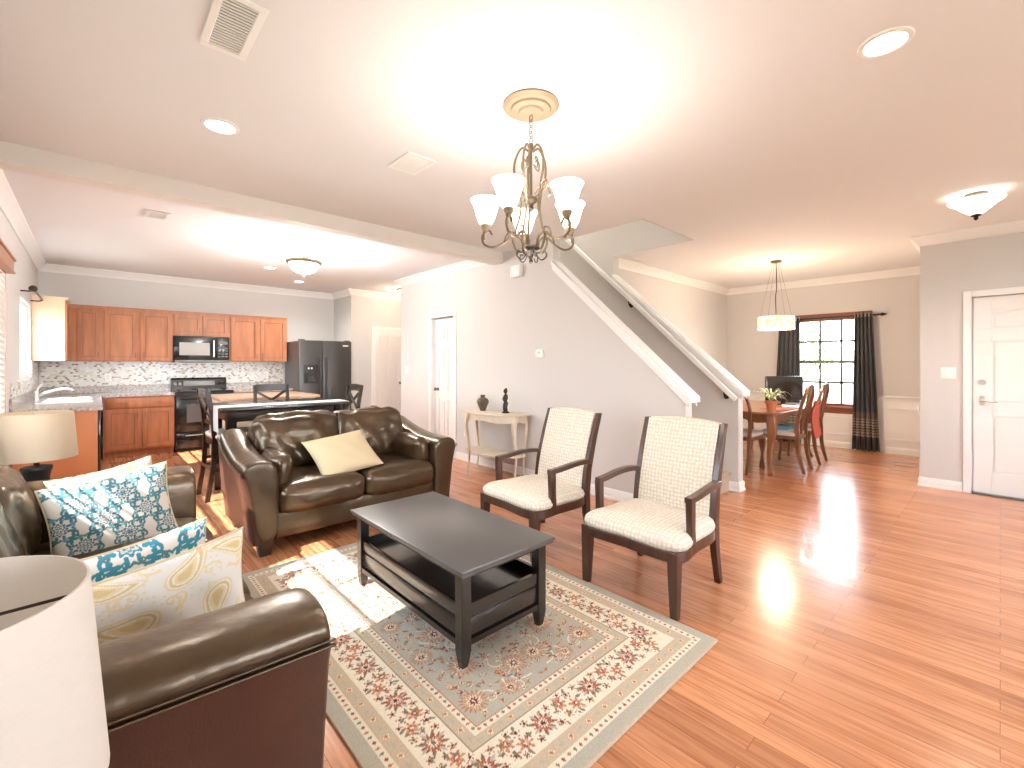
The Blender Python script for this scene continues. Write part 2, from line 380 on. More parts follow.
# ------------------------------------------------------------------ room shell
H = 2.74
XL, XS, XS2, XE, XD = -.57, 3.78, 4.95, 6.69, 8.76
YK, YH, YR, YD, YB = 9.1, 8.28, -3.0, 3.5, 4.25
struct('floor', B().box(-.9, 8.95, YR-.2, 9.3, -.08, 0), 'floor')
c = B().box(-.9, 8.95, YR-.2, 2.34, H, H+.12).box(-.9, 3.89, 2.34, 9.3, H, H+.12).box(4.98, 8.95, 2.34, 9.3, H, H+.12).box(3.89, 4.98, 6.41, 9.3, H, H+.12)
struct('ceiling', c, 'ceil')
struct('ceiling_beam', B().box(XL, XS, YB, YB+.15, 2.605, H), 'beam')
def wall_x(b, x0, x1, y0, y1, holes, z1=H):
    """wall spanning y, with holes (ya,yb,za,zb) sorted by y"""
    y = y0
    for a, c_, za, zb in holes:
        b.box(x0, x1, y, a, 0, z1)
        if za > 0: b.box(x0, x1, a, c_, 0, za)
        b.box(x0, x1, a, c_, zb, z1); y = c_
    b.box(x0, x1, y, y1, 0, z1); return b
WL = [(-2.4, -1.7, 1.0, 2.1), (1.75, 3.45, .95, 2.12), (3.85, 5.20, .85, 2.12), (7.04, 8.12, 1.17, 2.06)]
struct('wall_left', wall_x(B(), XL-.14, XL, YR, 9.2, WL), 'wall')
struct('wall_kitchen', B().box(XL, 3.67, YK, YK+.12, 0, H), 'wall')
struct('wall_alcove', B().box(3.55, 3.67, YH, YK, 0, H), 'wall')
struct('wall_hall', B().box(3.67, 5.7, YH, YH+.12, 0, H).box(5.6, 5.72, 6.7, YH, 0, H), 'wall')
cz = lambda y: 1.034+.9*(y-1.833)
YC = 3.41
w = B().prism([(1.86, 0), (5.30, 0), (5.30, H), (YC, H), (YC, cz(YC)), (1.86, cz(1.86))], 'x', XS, XS+.12)
w.box(XS, XS+.12, 5.30, 5.88, 2.03, H).box(XS, XS+.12, 5.88, 6.82, 0, H).box(XS+.12, 5.60, 6.70, 6.82, 0, H)
struct('wall_stair', w, 'wall')
struct('wall_stair_inner', B().prism([(1.86, 0), (6.70, 0), (6.70, H), (YC, H), (YC, cz(YC)), (1.86, cz(1.86))], 'x', XS2, XS2+.12), 'wall')
struct('wall_stairwell_upper', B().box(3.89, 3.90, 2.35, 6.4, H, 5.2).box(4.97, 4.98, 2.35, 6.4, H, 5.2).box(3.89, 4.98, 2.34, 2.35, H, 5.2).box(3.89, 4.98, 6.4, 6.41, H, 5.2), 'wall')
struct('ceiling_stairwell', B().box(3.78, 5.09, 2.23, 6.52, 5.2, 5.3), 'ceil')
struct('wall_dining', B().box(XS2+.12, 8.9, YD, YD+.12, 0, H), 'wall')
WD = [(1.40, 2.36, .66, 2.09)]
struct('wall_dining_window', wall_x(B(), XD, XD+.14, .48, YD, WD), 'wall')
struct('wall_partition', B().box(XE+.12, XD, .48, .60, 0, H), 'wall')
struct('wall_entry', wall_x(B(), XE, XE+.12, YR, .60, [(-.72, .20, 0, 2.035)]), 'wall')
w = B().box(-.7, .6, YR-.12, YR, 0, H).box(2.6, 3.2, YR-.12, YR, 0, H).box(5.2, XE+.12, YR-.12, YR, 0, H)
for a in (.6, 3.2): w.box(a, a+2.0, YR-.12, YR, 0, .9).box(a, a+2.0, YR-.12, YR, 2.2, H)
struct('wall_rear', w, 'wall')
# trim
struct('trim_1', sweep([(XS, YB+.15), (XS, 6.82), (5.6, 6.82), (5.6, YH), (3.55, YH), (3.55, YK), (XL, YK), (XL, YB+.15)], CROWN, H), 'white')
struct('trim_2', sweep([(XE, YR), (XE, .60), (XD, .60), (XD, YD), (XS2+.12, YD)], CROWN, H), 'white')
struct('baseboard_stair', sweep([(XS+.12, 1.86), (XS, 1.86), (XS, 5.23)], BASE, 0), 'white')
struct('baseboard_hall', sweep([(XS, 5.95), (XS, 6.82), (5.6, 6.82), (5.6, YH), (4.66, YH)], BASE, 0), 'white')
struct('baseboard_alcove', sweep([(3.96, YH), (3.55, YH), (3.55, 8.5)], BASE, 0), 'white')
struct('baseboard_dining', sweep([(XE, .27), (XE, .60), (XD, .60), (XD, YD), (XS2+.12, YD), (XS2+.12, 1.86), (XS2, 1.86), (XS2, 1.95)], BASE, 0), 'white')
struct('baseboard_entry', sweep([(XE, YR), (XE, -.79)], BASE, 0), 'white')
struct('baseboard_left', sweep([(XL, 6.15), (XL, YR)], BASE, 0), 'white')
# sloping caps on the stair walls
def cap(name, x0, x1):
    b = B(); ya, yb = 1.80, YC; t = .045
    def P(y, dz): return (y, cz(y)+dz)
    b.prism([P(ya, 0), P(yb, 0), P(yb, t), P(ya, t)], 'x', x0-.035, x1+.035)
    b.prism([P(ya+.02, -.055), P(yb, -.055), P(yb, 0), P(ya+.02, 0)], 'x', x0-.018, x0-.001)
    b.prism([P(ya+.02, -.055), P(yb, -.055), P(yb, 0), P(ya+.02, 0)], 'x', x1+.001, x1+.018)
    b.prism([P(ya, t), P(yb, t), P(yb, t+.012), P(ya, t+.012)], 'x', x0-.01, x1+.01)
    struct(name, b, 'white', bev=.004)
cap('trim_3', XS, XS+.12); cap('trim_4', XS2, XS2+.12)
# stairs
b = B(); rise, run = .197, .215; y = 1.95
poly = [(y, 0)]
for i in range(14): poly += [(y+i*run, (i+1)*rise), (y+(i+1)*run, (i+1)*rise)]
pl = [(y, 0)]
for i in range(14): pl += [(y+i*run, (i+1)*rise-.03), (y+i*run-.02, (i+1)*rise-.03), (y+i*run-.02, (i+1)*rise), (y+(i+1)*run, (i+1)*rise)]
pl += [(y+14*run, 0)]
b.prism(pl, 'x', 3.90, XS2); struct('floor_stair_flight', b, 'carpet')
# handrail
r_ = thing('stair_handrail', 'white sloping handrail on dark brackets along the inner stair wall', 'handrail', (4.88, 1.92, 1.0))
hz = lambda y: 1.01+.93*(y-1.9)
B().bar([(4.88, 1.86, hz(1.86)), (4.88, 4.3, hz(4.3))], (.045, .055)).build('rail', 'white', r_, world=True, bev=.01)
for yy in (1.98, 3.14):
    B().tube([(4.95, yy, hz(yy)-.09), (4.90, yy, hz(yy)-.09), (4.88, yy, hz(yy)-.03)], .009, 8).cyl((4.95, yy, hz(yy)-.09), (4.942, yy, hz(yy)-.09), .028).build('bracket', 'darkmetal', r_, world=True)
# wainscot of the dining area
WN = B().box(XD-.006, XD, .606, YD-.006, 0, WD[0][2]-.1).box(XD-.006, XD, .60, 1.27, WD[0][2]-.1, .80).box(XD-.006, XD, 2.45, YD-.006, WD[0][2]-.1, .80).box(XS2+.12, XD, YD-.006, YD, 0, .80).box(XE+.02, XD, .60, .606, 0, .80)
struct('wall_wainscot', WN, 'white')
RAIL = [(0, -.085), (.008, -.085), (.012, -.05), (.02, -.03), (.034, -.022), (.034, -.006), (.026, 0), (0, 0)]
b = sweep([(XE+.01, .606), (XD-.006, .606), (XD-.006, 1.26)], RAIL, .86)
sweep([(XD-.006, 2.46), (XD-.006, YD-.006), (XS2+.12, YD-.006)], RAIL, .86, b); struct('trim_5', b, 'white')
def frame_rect_x(b, x, y0, y1, z0, z1, w=.022, d=.012):
    b.box(x-d, x, y0, y1, z0, z0+w).box(x-d, x, y0, y1, z1-w, z1).box(x-d, x, y0, y0+w, z0+w, z1-w).box(x-d, x, y1-w, y1, z0+w, z1-w); return b
b = B()
for y0, y1 in ((.72, 1.22), (2.5, 3.4)): frame_rect_x(b, XD-.006, y0, y1, .2, .68)
frame_rect_x(b, XD-.006, 1.36, 2.36, .2, .5)
struct('trim_6', b, 'white')

# ------------------------------------------------------------------ windows
def window_x(name, xw, y0, y1, z0, z1, mat_f='white', inside=1, cols=3, rows=2, thick=.14, casing='white', muntin='white', mw=.010):
    """double-hung window in a wall normal to x; inside=+1 when the room is at +x of the wall face xw"""
    o = sthing(name, (xw, (y0+y1)/2, z0)); s = inside; xo = xw-s*thick
    def bx(b, a0, a1, *k, **kk): return b.box(xw+s*a0, xw+s*a1, *k, **kk)
    b = B(); w = .045
    for k in ((y0, y1, z0, z0+w), (y0, y1, z1-w, z1), (y0, y0+w, z0+w, z1-w), (y1-w, y1, z0+w, z1-w)): bx(b, -.12, -.03, *k)
    b.build('window_frame', mat_f, o, world=True)
    b = B(); zm = (z0+z1)/2
    bx(b, -.095, -.055, y0+w, y1-w, zm-.025, zm+.025)
    for k in range(1, cols):
        yy = y0+w+(y1-y0-2*w)*k/cols; bx(b, -.085, -.065, yy-mw, yy+mw, z0+w, z1-w)
    for (a, c_) in ((z0+w, zm), (zm, z1-w)):
        for k in range(1, rows): zz = a+(c_-a)*k/rows; bx(b, -.085, -.065, y0+w, y1-w, zz-mw, zz+mw)
    b.build('muntin', muntin, o, world=True)
    g = B(); bx(g, -.076, -.073, y0+w, y1-w, z0+w, z1-w); g.build('glass_pane', 'glass', o, world=True)
    b = B(); c2 = .07
    if casing:
        for k in ((y0-c2, y1+c2, z1, z1+c2), (y0-c2, y0, z0-.03, z1), (y1, y1+c2, z0-.03, z1), (y0-.06, y1+.06, z0-.11, z0-.03)): bx(b, 0, .018, *k)
        bx(b, -.03, .05, y0-c2-.02, y1+c2+.02, z0-.03, z0)
        b.build('casing', casing, o, world=True, bev=.003)
    return o
window_x('window_6_added', XL, *WL[0]); window_x('window_1', XL, *WL[1]); window_x('window_2', XL, *WL[2]); window_x('window_3', XL, *WL[3], casing=None, cols=2)  # first one is an unseen window added behind the camera for more daylight
window_x('window_4', XD, *WD[0], mat_f='redwood', inside=-1, casing='redwood', muntin='winwhite', mw=.017)
o = sthing('window_5_added', (3, YR, .3))  # pair of unseen rear windows added to let daylight in
b = B()
for a in (.6, 3.2):
    for k in ((a, a+2, .9, .96), (a, a+2, 2.14, 2.2), (a, a+.06, .96, 2.14), (a+1.94, a+2, .96, 2.14), (a+.97, a+1.03, .96, 2.14)): b.box(k[0], k[1], YR-.1, YR-.02, k[2], k[3])
b.build('window_frame', 'white', o, world=True)
b = B()
for a in (.6, 3.2): b.box(a+.06, a+1.94, YR-.062, YR-.058, .96, 2.14)
b.build('glass_pane', 'glass', o, world=True)
# blinds
def blind(label, y0, y1, z0, z1, tilt, xf=XL+.06):
    t = thing('window_blind', label, 'blind', (xf, (y0+y1)/2, z0))
    B().box(XL+.02, xf+.05, y0-.03, y1+.03, z1-.02, z1+.085).box(XL+.02, xf+.062, y0-.04, y1+.04, z1+.07, z1+.09).box(XL+.02, xf+.058, y0-.036, y1+.036, z1-.03, z1-.012).build('valance', 'valance', t, world=True, bev=.003)
    b = B(); z = z0+.04; ca, sa = math.cos(tilt), math.sin(tilt); hw = .024
    while z < z1-.02:
        q = []
        for d in (-hw, hw):
            for dz in (-.0015, .0015): q.append((xf-.01+d*ca-dz*sa*0, z+d*sa+dz))
        b.prism([q[0], q[2], q[3], q[1]], 'y', y0, y1) if False else b.hexa([(q[0][0], y0, q[0][1]), (q[2][0], y0, q[2][1]), (q[2][0], y1, q[2][1]), (q[0][0], y1, q[0][1]), (q[1][0], y0, q[1][1]), (q[3][0], y0, q[3][1]), (q[3][0], y1, q[3][1]), (q[1][0], y1, q[1][1])])
        z += .046
    b.build('slats', 'slat', t, world=True, smooth=0)
    B().box(xf-.035, xf+.015, y0, y1, z0, z0+.02).build('bottom_rail', 'valance', t, world=True, bev=.003)
    for yy in (y0+.12, (y0+y1)/2, y1-.12): B().box(xf+.016, xf+.018, yy-.006, yy+.006, z0, z1).build('ladder_tape', 'valance', t, world=True)
blind('wooden slatted blind closed over the window near the kitchen sink', 3.80, 5.27, .86, 2.08, -.75)
blind('wooden slatted blind hanging in the window above the long sofa', 1.72, 3.50, 1.0, 2.10, -.62)
rd = thing('curtain_rod', 'short dark curtain rod with round finial above the sink window', 'curtain rod', (-.47, 7.5, 2.13))
B().cyl((-.47, 7.0, 2.14), (-.47, 8.15, 2.14), .011).build('rod', 'darkmetal', rd, world=True)
B().ball((-.47, 6.97, 2.14), .035).build('finial', 'darkmetal', rd, world=True)
for yy in (7.06, 8.1): B().tube([(-.57, yy, 2.12), (-.50, yy, 2.12), (-.47, yy, 2.13)], .008).build('bracket', 'darkmetal', rd, world=True)

# ------------------------------------------------------------------ doors
def panel_door(name, loc, rz, w, h, arched=False, knob=-1, hw='bronze'):
    """slab in local x (width, centred), facing -y"""
    o = sthing(name, loc, rz); b = B(); t = .036; mx, mid = .115*w/.8, .10*w/.8
    pw = (w-2*mx-mid)/2; xs = [(-w/2+mx, -w/2+mx+pw), (w/2-mx-pw, w/2-mx)]
    zs = [(.22, .80), (.93, 1.56), (1.68, h-.13)]
    b.box(-w/2, w/2, .014, t, 0, h)
    xc = [-w/2]+[v for p in xs for v in p]+[w/2]; zc = [0]+[v for p in zs for v in p]+[h]
    for i in range(5):
        for j in range(7):
            if i in (1, 3) and j in (1, 3, 5): continue
            b.box(xc[i], xc[i+1], 0, .0141, zc[j], zc[j+1])
    for i, (a, c_) in enumerate(xs):
        for j, (z0, z1) in enumerate(zs):
            if arched and j == 2:
                lo, hi = z1-.055, z1
                zl, zr = (lo, hi) if i == 0 else (hi, lo)
                b.prism([(a+.025, z0+.025), (c_-.025, z0+.025), (c_-.025, zr-.025), (a+.025, zl-.025)], 'y', .003, .0142)
                b.prism([(a, lo), (c_, hi), (a, hi)] if i == 0 else [(a, hi), (c_, lo), (c_, hi)], 'y', -.0002, .0142)
            else: b.box(a+.025, c_-.025, .003, .0142, z0+.025, z1-.025)
    b.build('door_slab', 'doorw', o, bev=.002)
    kx = knob*(w/2-.065)
    B().lathe([(.026, 0), (.026, .006), (.010, .010), (.010, .03), (.024, .04), (.028, .055), (.018, .066), (.001, .068)], (0, 0, 0), 16).build('door_knob', hw, o)
    k = [x for x in bpy.data.objects if x.parent == o and x.name.startswith('door_knob')][-1]; k.rotation_euler = (PI/2, 0, 0); k.location = (kx, 0, .95)
    return o, kx
def casing_x(name, x, s, y0, y1, z1, w=.065):
    b = B(); b.box(x, x+s*.018, y0-w, y0, 0, z1+w).box(x, x+s*.018, y1, y1+w, 0, z1+w).box(x, x+s*.018, y0, y1, z1, z1+w)
    struct(name, b, 'white', bev=.004)
d1, kx = panel_door('door_1', (XE+.03, -.26, .012), -PI/2, .90, 2.015, arched=True, knob=-1)
# local -y -> world -x ; local x -> world -y, so knob at world +y side is local -x
B().box(-.018, .018, -.012, 0, .90, 1.0).tube([(0, -.012, .95), (0, -.05, .95), (.03, -.055, .952), (.11, -.05, .94)], [.012, .011, .009, .007], 10).build('lever_handle', 'steel', d1).location = (kx, 0, .0)
bpy.data.objects.remove([x for x in bpy.data.objects if x.parent == d1 and x.name.startswith('door_knob')][0])
B().tube([(kx, -.022, 1.14), (kx, 0, 1.14)], [.028, .03], 18).box(kx-.02, kx+.02, -.034, -.02, 1.133, 1.147).build('deadbolt', 'steel', d1)
casing_x('trim_7', XE, -1, -.72, .20, 2.035)
struct('trim_12', B().box(XE+.07, XE+.12, -.72, -.69, .014, 2.035).box(XE+.07, XE+.12, .17, .20, .014, 2.035).box(XE+.07, XE+.12, -.69, .17, 2.005, 2.035).box(XE+.07, XE+.12, -.69, .17, .014, .03), 'white')
struct('trim_8', B().box(XE-.03, XE+.12, -.72, .20, 0, .014), 'winwhite')
d2, _ = panel_door('door_2', (4.31, YH-.036, .01), 0, .60, 2.0, knob=1)
b = B().box(3.95, 4.01, YH-.03, YH, 0, 2.02).box(4.61, 4.66, YH-.03, YH, 0, 2.02).box(3.95, 4.66, YH-.03, YH, 2.015, 2.07); struct('trim_9', b, 'white')
d3, _ = panel_door('door_3', (XS+.065, 5.59, .01), -PI/2, .56, 2.01, knob=-1)
casing_x('trim_10', XS, -1, 5.30, 5.88, 2.03)
struct('trim_11', B().box(XS, XS+.12, 5.30, 5.308, 0, 2.03).box(XS, XS+.12, 5.872, 5.88, 0, 2.03), 'white')

# ------------------------------------------------------------------ small wall things
def plate_x(name, label, cat, x, s, y, z, w=.075, h=.115, kind='switch', n=1):
    o = thing(name, label, cat, (x, y, z)); B().box(x, x+s*.006, y-w/2, y+w/2, z-h/2, z+h/2, .002).build('cover_plate', 'plastic', o, world=True)
    for i in range(n):
        yy = y+(i-(n-1)/2)*.046
        if kind == 'switch': B().box(x+s*.006, x+s*.014, yy-.005, yy+.005, z-.012, z+.012).build('toggle', 'plastic', o, world=True)
        else:
            for dz in (-.02, .02): B().box(x+s*.006, x+s*.008, yy-.016, yy+.016, z+dz-.013, z+dz+.013).build('socket', 'cream', o, world=True)
def plate_y(name, label, cat, y, x, z, w=.075, h=.115):
    o = thing(name, label, cat, (x, y, z)); B().box(x-w/2, x+w/2, y-.006, y, z-h/2, z+h/2, .002).build('cover_plate', 'plastic', o, world=True)
    for dz in (-.02, .02): B().box(x-.016, x+.016, y-.008, y-.006, z+dz-.013, z+dz+.013).build('socket', 'cream', o, world=True)
plate_x('light_switch', 'double light switch plate beside the front door', 'light switch', XE, -1, .375, 1.245, .12, .12, n=2)
plate_x('light_switch', 'single light switch plate left of the narrow white door', 'light switch', XS, -1, 6.62, 1.25)
plate_x('wall_outlet', 'white outlet low on wall left of the cream console table', 'outlet', XS, -1, 5.02, .40, kind='outlet')
plate_x('wall_outlet', 'white outlet low on wall right of the cream console table', 'outlet', XS, -1, 3.58, .40, kind='outlet')
plate_x('thermostat_back', 'x', 'x', XS, -1, 3.60, 1.46) if False else None
o = thing('thermostat', 'small white square thermostat on wall below the stair slope', 'thermostat', (XS, 3.60, 1.46))
B().box(XS-.025, XS, 3.545, 3.655, 1.415, 1.505, .005).build('housing', 'plastic', o, world=True)
B().box(XS-.027, XS-.025, 3.575, 3.625, 1.455, 1.485).build('display', 'cream', o, world=True)
o = thing('door_chime', 'white door chime box high on wall behind the chandelier', 'chime', (XS, 3.97, 2.46))
B().box(XS-.06, XS, 3.89, 4.05, 2.39, 2.53, .006).build('cover', 'plastic', o, world=True)
B().box(XS-.064, XS-.058, 3.91, 4.03, 2.40, 2.41).build('grille', 'cream', o, world=True)
plate_y('wall_outlet', 'white outlet on mosaic backsplash left, near the sink', 'outlet', YK-.012, .16, 1.14)
plate_y('wall_outlet', 'white outlet on mosaic backsplash just left of the range', 'outlet', YK-.012, .80, 1.14, .115)
plate_y('wall_outlet', 'white outlet on mosaic backsplash right of the range', 'outlet', YK-.012, 2.3, 1.14)

# ------------------------------------------------------------------ ceiling things
def vent(label, x0, x1, y0, y1, along='x', n=18, group='ceiling vents'):
    o = thing('ceiling_vent', label, 'vent', ((x0+x1)/2, (y0+y1)/2, H-.012), 0, group); w = .03
    B().box(x0, x1, y0, y0+w, H-.010, H).box(x0, x1, y1-w, y1, H-.010, H).box(x0, x0+w, y0+w, y1-w, H-.010, H).box(x1-w, x1, y0+w, y1-w, H-.010, H).build('frame', 'plastic', o, world=True, bev=.003)
    B().box(x0+w, x1-w, y0+w, y1-w, H-.002, H-.0005).build('duct', 'slateside', o, world=True)
    b = B()
    for i in range(n):
        if along == 'x': y = y0+w+(y1-y0-2*w)*(i+.5)/n; b.box(x0+w, x1-w, y-.004, y+.004, H-.009, H-.004)
        else: x = x0+w+(x1-x0-2*w)*(i+.5)/n; b.box(x-.004, x+.004, y0+w, y1-w, H-.009, H-.004)
    b.build('louvres', 'plastic', o, world=True)
vent('large white louvred ceiling vent nearest the camera', .335, .51, 1.96, 2.36, 'x', 18)
vent('white louvred ceiling vent beyond the chandelier over the loveseat', 1.52, 1.74, 2.64, 2.94, 'x', 14)
vent('small square vent on the kitchen ceiling behind the beam', .35, .53, 5.24, 5.50, 'x', 10)
vent('white vent on the dining ceiling against the stair side wall', 5.2, 5.5, 3.26, 3.40, 'y', 12)
def recessed(label, x, y, r=.095, p=30, col=WARM):
    o = thing('recessed_light', label, 'recessed light', (x, y, H-.01), 0, 'recessed ceiling lights')
    B().lathe([(r*.78, -.001), (r*.80, -.008), (r, -.006), (r+.004, 0)], (x, y, H), 28, False).build('trim_ring', 'plastic', o, world=True)
    B().lathe([(r*.78, -.003), (.001, -.003)], (x, y, H), 28, False).build('lens', 'reced', o, world=True)
    l = lamp_light((x, y, H-.03), p, col, .07, 'SPOT', 150); return o
recessed('round recessed light at the upper right of the picture', 2.53, .34, p=45)
recessed('round recessed light above the long sofa', .548, 3.116, p=40)
NEUT = (1, .96, .90)
recessed('small recessed light left of the kitchen bowl light', 1.88, 7.2, .085, 110, NEUT)
recessed('small recessed light behind the kitchen bowl light', 2.56, 8.08, .085, 110, NEUT)
# kitchen semi flush
o = thing('semi_flush_light', 'bronze ringed semi flush bowl light on the kitchen ceiling', 'ceiling light', (1.865, 5.71, H-.33))
X, Y = 1.865, 5.71
B().lathe([(.001, 0), (.075, 0), (.08, -.012), (.03, -.03), (.014, -.05), (.014, -.17), (.001, -.17)], (X, Y, H), 20).build('canopy', 'bronze', o, world=True)
b = B()
for k in range(3):
    a = 2*PI*k/3+.4; c_, s_ = math.cos(a), math.sin(a)
    b.tube(catmull([(X+.03*c_, Y+.03*s_, H-.04), (X+.09*c_, Y+.09*s_, H-.03), (X+.12*c_, Y+.12*s_, H-.08), (X+.16*c_, Y+.16*s_, H-.15), (X+.19*c_, Y+.19*s_, H-.16), (X+.20*c_, Y+.20*s_, H-.14)], 4), .007)
b.build('arms', 'bronze', o, world=True)
B().lathe([(.165, -.165), (.195, -.16), (.20, -.175), (.185, -.195), (.165, -.19)], (X, Y, H), 28, False).build('ring', 'bronze', o, world=True)
B().lathe([(.172, -.185), (.165, -.22), (.13, -.27), (.07, -.30), (.001, -.307)], (X, Y, H), 28, False).build('glass_bowl', 'bowl', o, world=True)
B().lathe([(.001, -.30), (.022, -.305), (.015, -.32), (.018, -.33), (.001, -.35)], (X, Y, H), 12).build('finial', 'darkmetal', o, world=True)
lamp_light((X, Y, H-.12), 75, (1, .95, .90), .05)
lamp_light((X, Y, H-.40), 165, (1, .97, .94), .12)
# foyer flush bowl
X, Y = 5.33, .135
o = thing('flush_mount_light', 'wide frosted bowl light with dark finial on the foyer ceiling', 'ceiling light', (X, Y, H-.2))
B().lathe([(.001, 0), (.07, 0), (.075, -.02), (.02, -.03), (.012, -.19), (.001, -.19)], (X, Y, H), 20).build('canopy', 'bronze', o, world=True)
B().lathe([(.172, -.055), (.160, -.068), (.125, -.090), (.09, -.125), (.05, -.160), (.001, -.172)], (X, Y, H), 32, False).build('glass_bowl', 'bowl', o, world=True)
B().lathe([(.001, -.165), (.03, -.17), (.032, -.182), (.012, -.19), (.016, -.205), (.001, -.22)], (X, Y, H), 14).build('finial', 'darkmetal', o, world=True)
lamp_light((X+.0, Y, H-.035), 1.8, GLOW, .02)
lamp_light((X, Y, H-.30), 60, GLOW, .15, 'SPOT', 165)
# dining pendant
X, Y = 6.81, 2.07
o = thing('drum_pendant', 'glowing alabaster drum pendant hanging over the dining table', 'pendant light', (X, Y, 1.80))
B().lathe([(.001, 0), (.065, 0), (.068, -.02), (.01, -.03), (.001, -.03)], (X, Y, H), 20).build('canopy', 'bronze', o, world=True)
B().tube(catmull([(X, Y, H-.03), (X+.015, Y, H-.2), (X+.02, Y, H-.38), (X-.02, Y, H-.5), (X, Y, 2.02)], 6), .006).build('cord', 'darkmetal', o, world=True)
b = B()
for k in range(4):
    a = PI/4+k*PI/2; b.cyl((X+.04*math.cos(a), Y+.04*math.sin(a), H-.02), (X+.212*math.cos(a), Y+.212*math.sin(a), 1.98), .0018, 5)
b.build('wires', 'bronze', o, world=True)
B().lathe([(.215, 1.81), (.22, 1.815), (.22, 1.975), (.215, 1.98), (.211, 1.975), (.211, 1.815), (.215, 1.81)], (X, Y, 0), 36, False).build('drum_shade', 'drum', o, world=True)
B().lathe([(.211, 1.818), (.001, 1.818)], (X, Y, 0), 36, False).build('diffuser', 'drum', o, world=True)
lamp_light((X, Y, 1.93), 55, GLOW, .05); lamp_light((X, Y, 1.72), 100, GLOW, .15)
# hall light (seen as a glow past the corner)
o = thing('flush_mount_light', 'round light on the hall ceiling past the wall corner', 'ceiling light', (4.3, 7.6, H-.1))
B().lathe([(.001, 0), (.15, 0), (.155, -.02), (.14, -.025), (.001, -.025)], (4.3, 7.6, H), 24).build('canopy', 'bronze', o, world=True)
B().lathe([(.14, -.02), (.12, -.06), (.07, -.09), (.001, -.10)], (4.3, 7.6, H), 24, False).build('glass_bowl', 'bowl', o, world=True)
lamp_light((4.3, 7.6, H-.2), 22, GLOW, .08)
lamp_light((4.43, 4.2, 4.7), 110, (1, .93, .82), .2)  # unseen light added to brighten the upper stairwell, no fixture

# ------------------------------------------------------------------ chandelier
X, Y = 1.735, 1.723
o = thing('chandelier', 'five arm bronze scroll chandelier with lit frosted bell shades', 'chandelier', (X, Y, 1.89))
B().lathe([(.001, 0), (.15, 0), (.152, -.01), (.135, -.022), (.11, -.024), (.105, -.034), (.07, -.038), (.062, -.048), (.055, -.05), (.001, -.055)], (0, 0, H-1.89), 36).build('ceiling_medallion', 'medal', o)
b = B(); zc = H-1.89-.055
for i in range(5):
    a = 0 if i % 2 else PI/2; pts = []
    for k in range(12):
        t = 2*PI*k/12; pts.append((.011*math.cos(t)*math.cos(a), .011*math.cos(t)*math.sin(a), zc-.017-i*.030+.022*math.sin(t)))
    b.tube(pts, .003, 6, True)
b.build('chain', 'bronze', o)
B().lathe([(.001, .64), (.012, .64), (.016, .625), (.008, .61), (.008, .36), (.035, .345), (.038, .33), (.018, .315), (.012, .30), (.018, .285), (.001, .27)], seg=14).build('upper_stem', 'bronze', o)
b = B()
for k in range(5):
    a = 2*PI*k/5+.956; c_, s_ = math.cos(a), math.sin(a)
    def R(pts): return [(r*c_, r*s_, z) for r, z in pts]
    b.tube(catmull(R([(.012, .60), (.05, .62), (.085, .56), (.09, .48), (.065, .38), (.055, .28), (.085, .17), (.10, .12), (.075, .06), (.035, .055)]), 5), .0065, 7)
    b.tube(catmull(R([(.03, .36), (.07, .40), (.105, .42), (.12, .39), (.105, .375)]), 4), .0045, 6)
    b.tube(catmull(R([(.02, .52), (.045, .50), (.05, .54), (.035, .56), (.03, .545)]), 4), .004, 6)
b.build('frame_scrolls', 'bronze', o)
B().lathe([(.001, .095), (.03, .09), (.05, .075), (.05, .055), (.038, .045), (.015, .03), (.008, .012), (.012, .0), (.001, -.01)], seg=18).build('lower_hub', 'darkmetal', o)
b = B()
for k in range(5):
    a = 2*PI*k/5+.956+PI/5; c_, s_ = math.cos(a), math.sin(a)
    b.tube(catmull([(.02*c_, .02*s_, .05), (.055*c_, .055*s_, .01), (.085*c_, .085*s_, .03), (.075*c_, .075*s_, .055), (.062*c_, .062*s_, .045)], 4), .004, 6)
b.build('hub_curls', 'darkmetal', o)
for k in range(5):
    a = 2*PI*k/5+.956; c_, s_ = math.cos(a), math.sin(a)
    def R(pts): return [(r*c_, r*s_, z) for r, z in pts]
    arm = B().tube(catmull(R([(.04, .075), (.055, .13), (.10, .145), (.15, .11), (.21, .09), (.26, .11), (.27, .155), (.235, .185), (.215, .16)]), 5), .0065, 7)
    arm.tube(catmull(R([(.15, .11), (.13, .16), (.10, .17), (.095, .145)]), 4), .0045, 6)
    zc0 = .190
    arm.tube(catmull(R([(.262, .135), (.262, .18), (.25, .21)]), 3), .006, 7)
    ar = arm.build('arm', 'bronze', o)
    cx, cy = .25*c_, .25*s_
    B().lathe([(.001, zc0-.012), (.014, zc0-.01), (.026, zc0+.01), (.028, zc0+.03), (.022, zc0+.034), (.001, zc0+.034)], (cx, cy, 0), 14).build('shade_cup', 'medal', ar)
    B().lathe([(.022, zc0+.02), (.036, zc0+.035), (.050, zc0+.065), (.060, zc0+.10), (.070, zc0+.135), (.085, zc0+.160), (.083, zc0+.162), (.066, zc0+.137), (.056, zc0+.10), (.046, zc0+.065), (.022, zc0+.02)], (cx, cy, 0), 22, False).build('bell_shade', 'bell', ar)
    lamp_light((X+cx, Y+cy, 1.89+zc0+.17), 6, WARM, .03)
lamp_light((X, Y, 1.80), 20, WARM, .2)

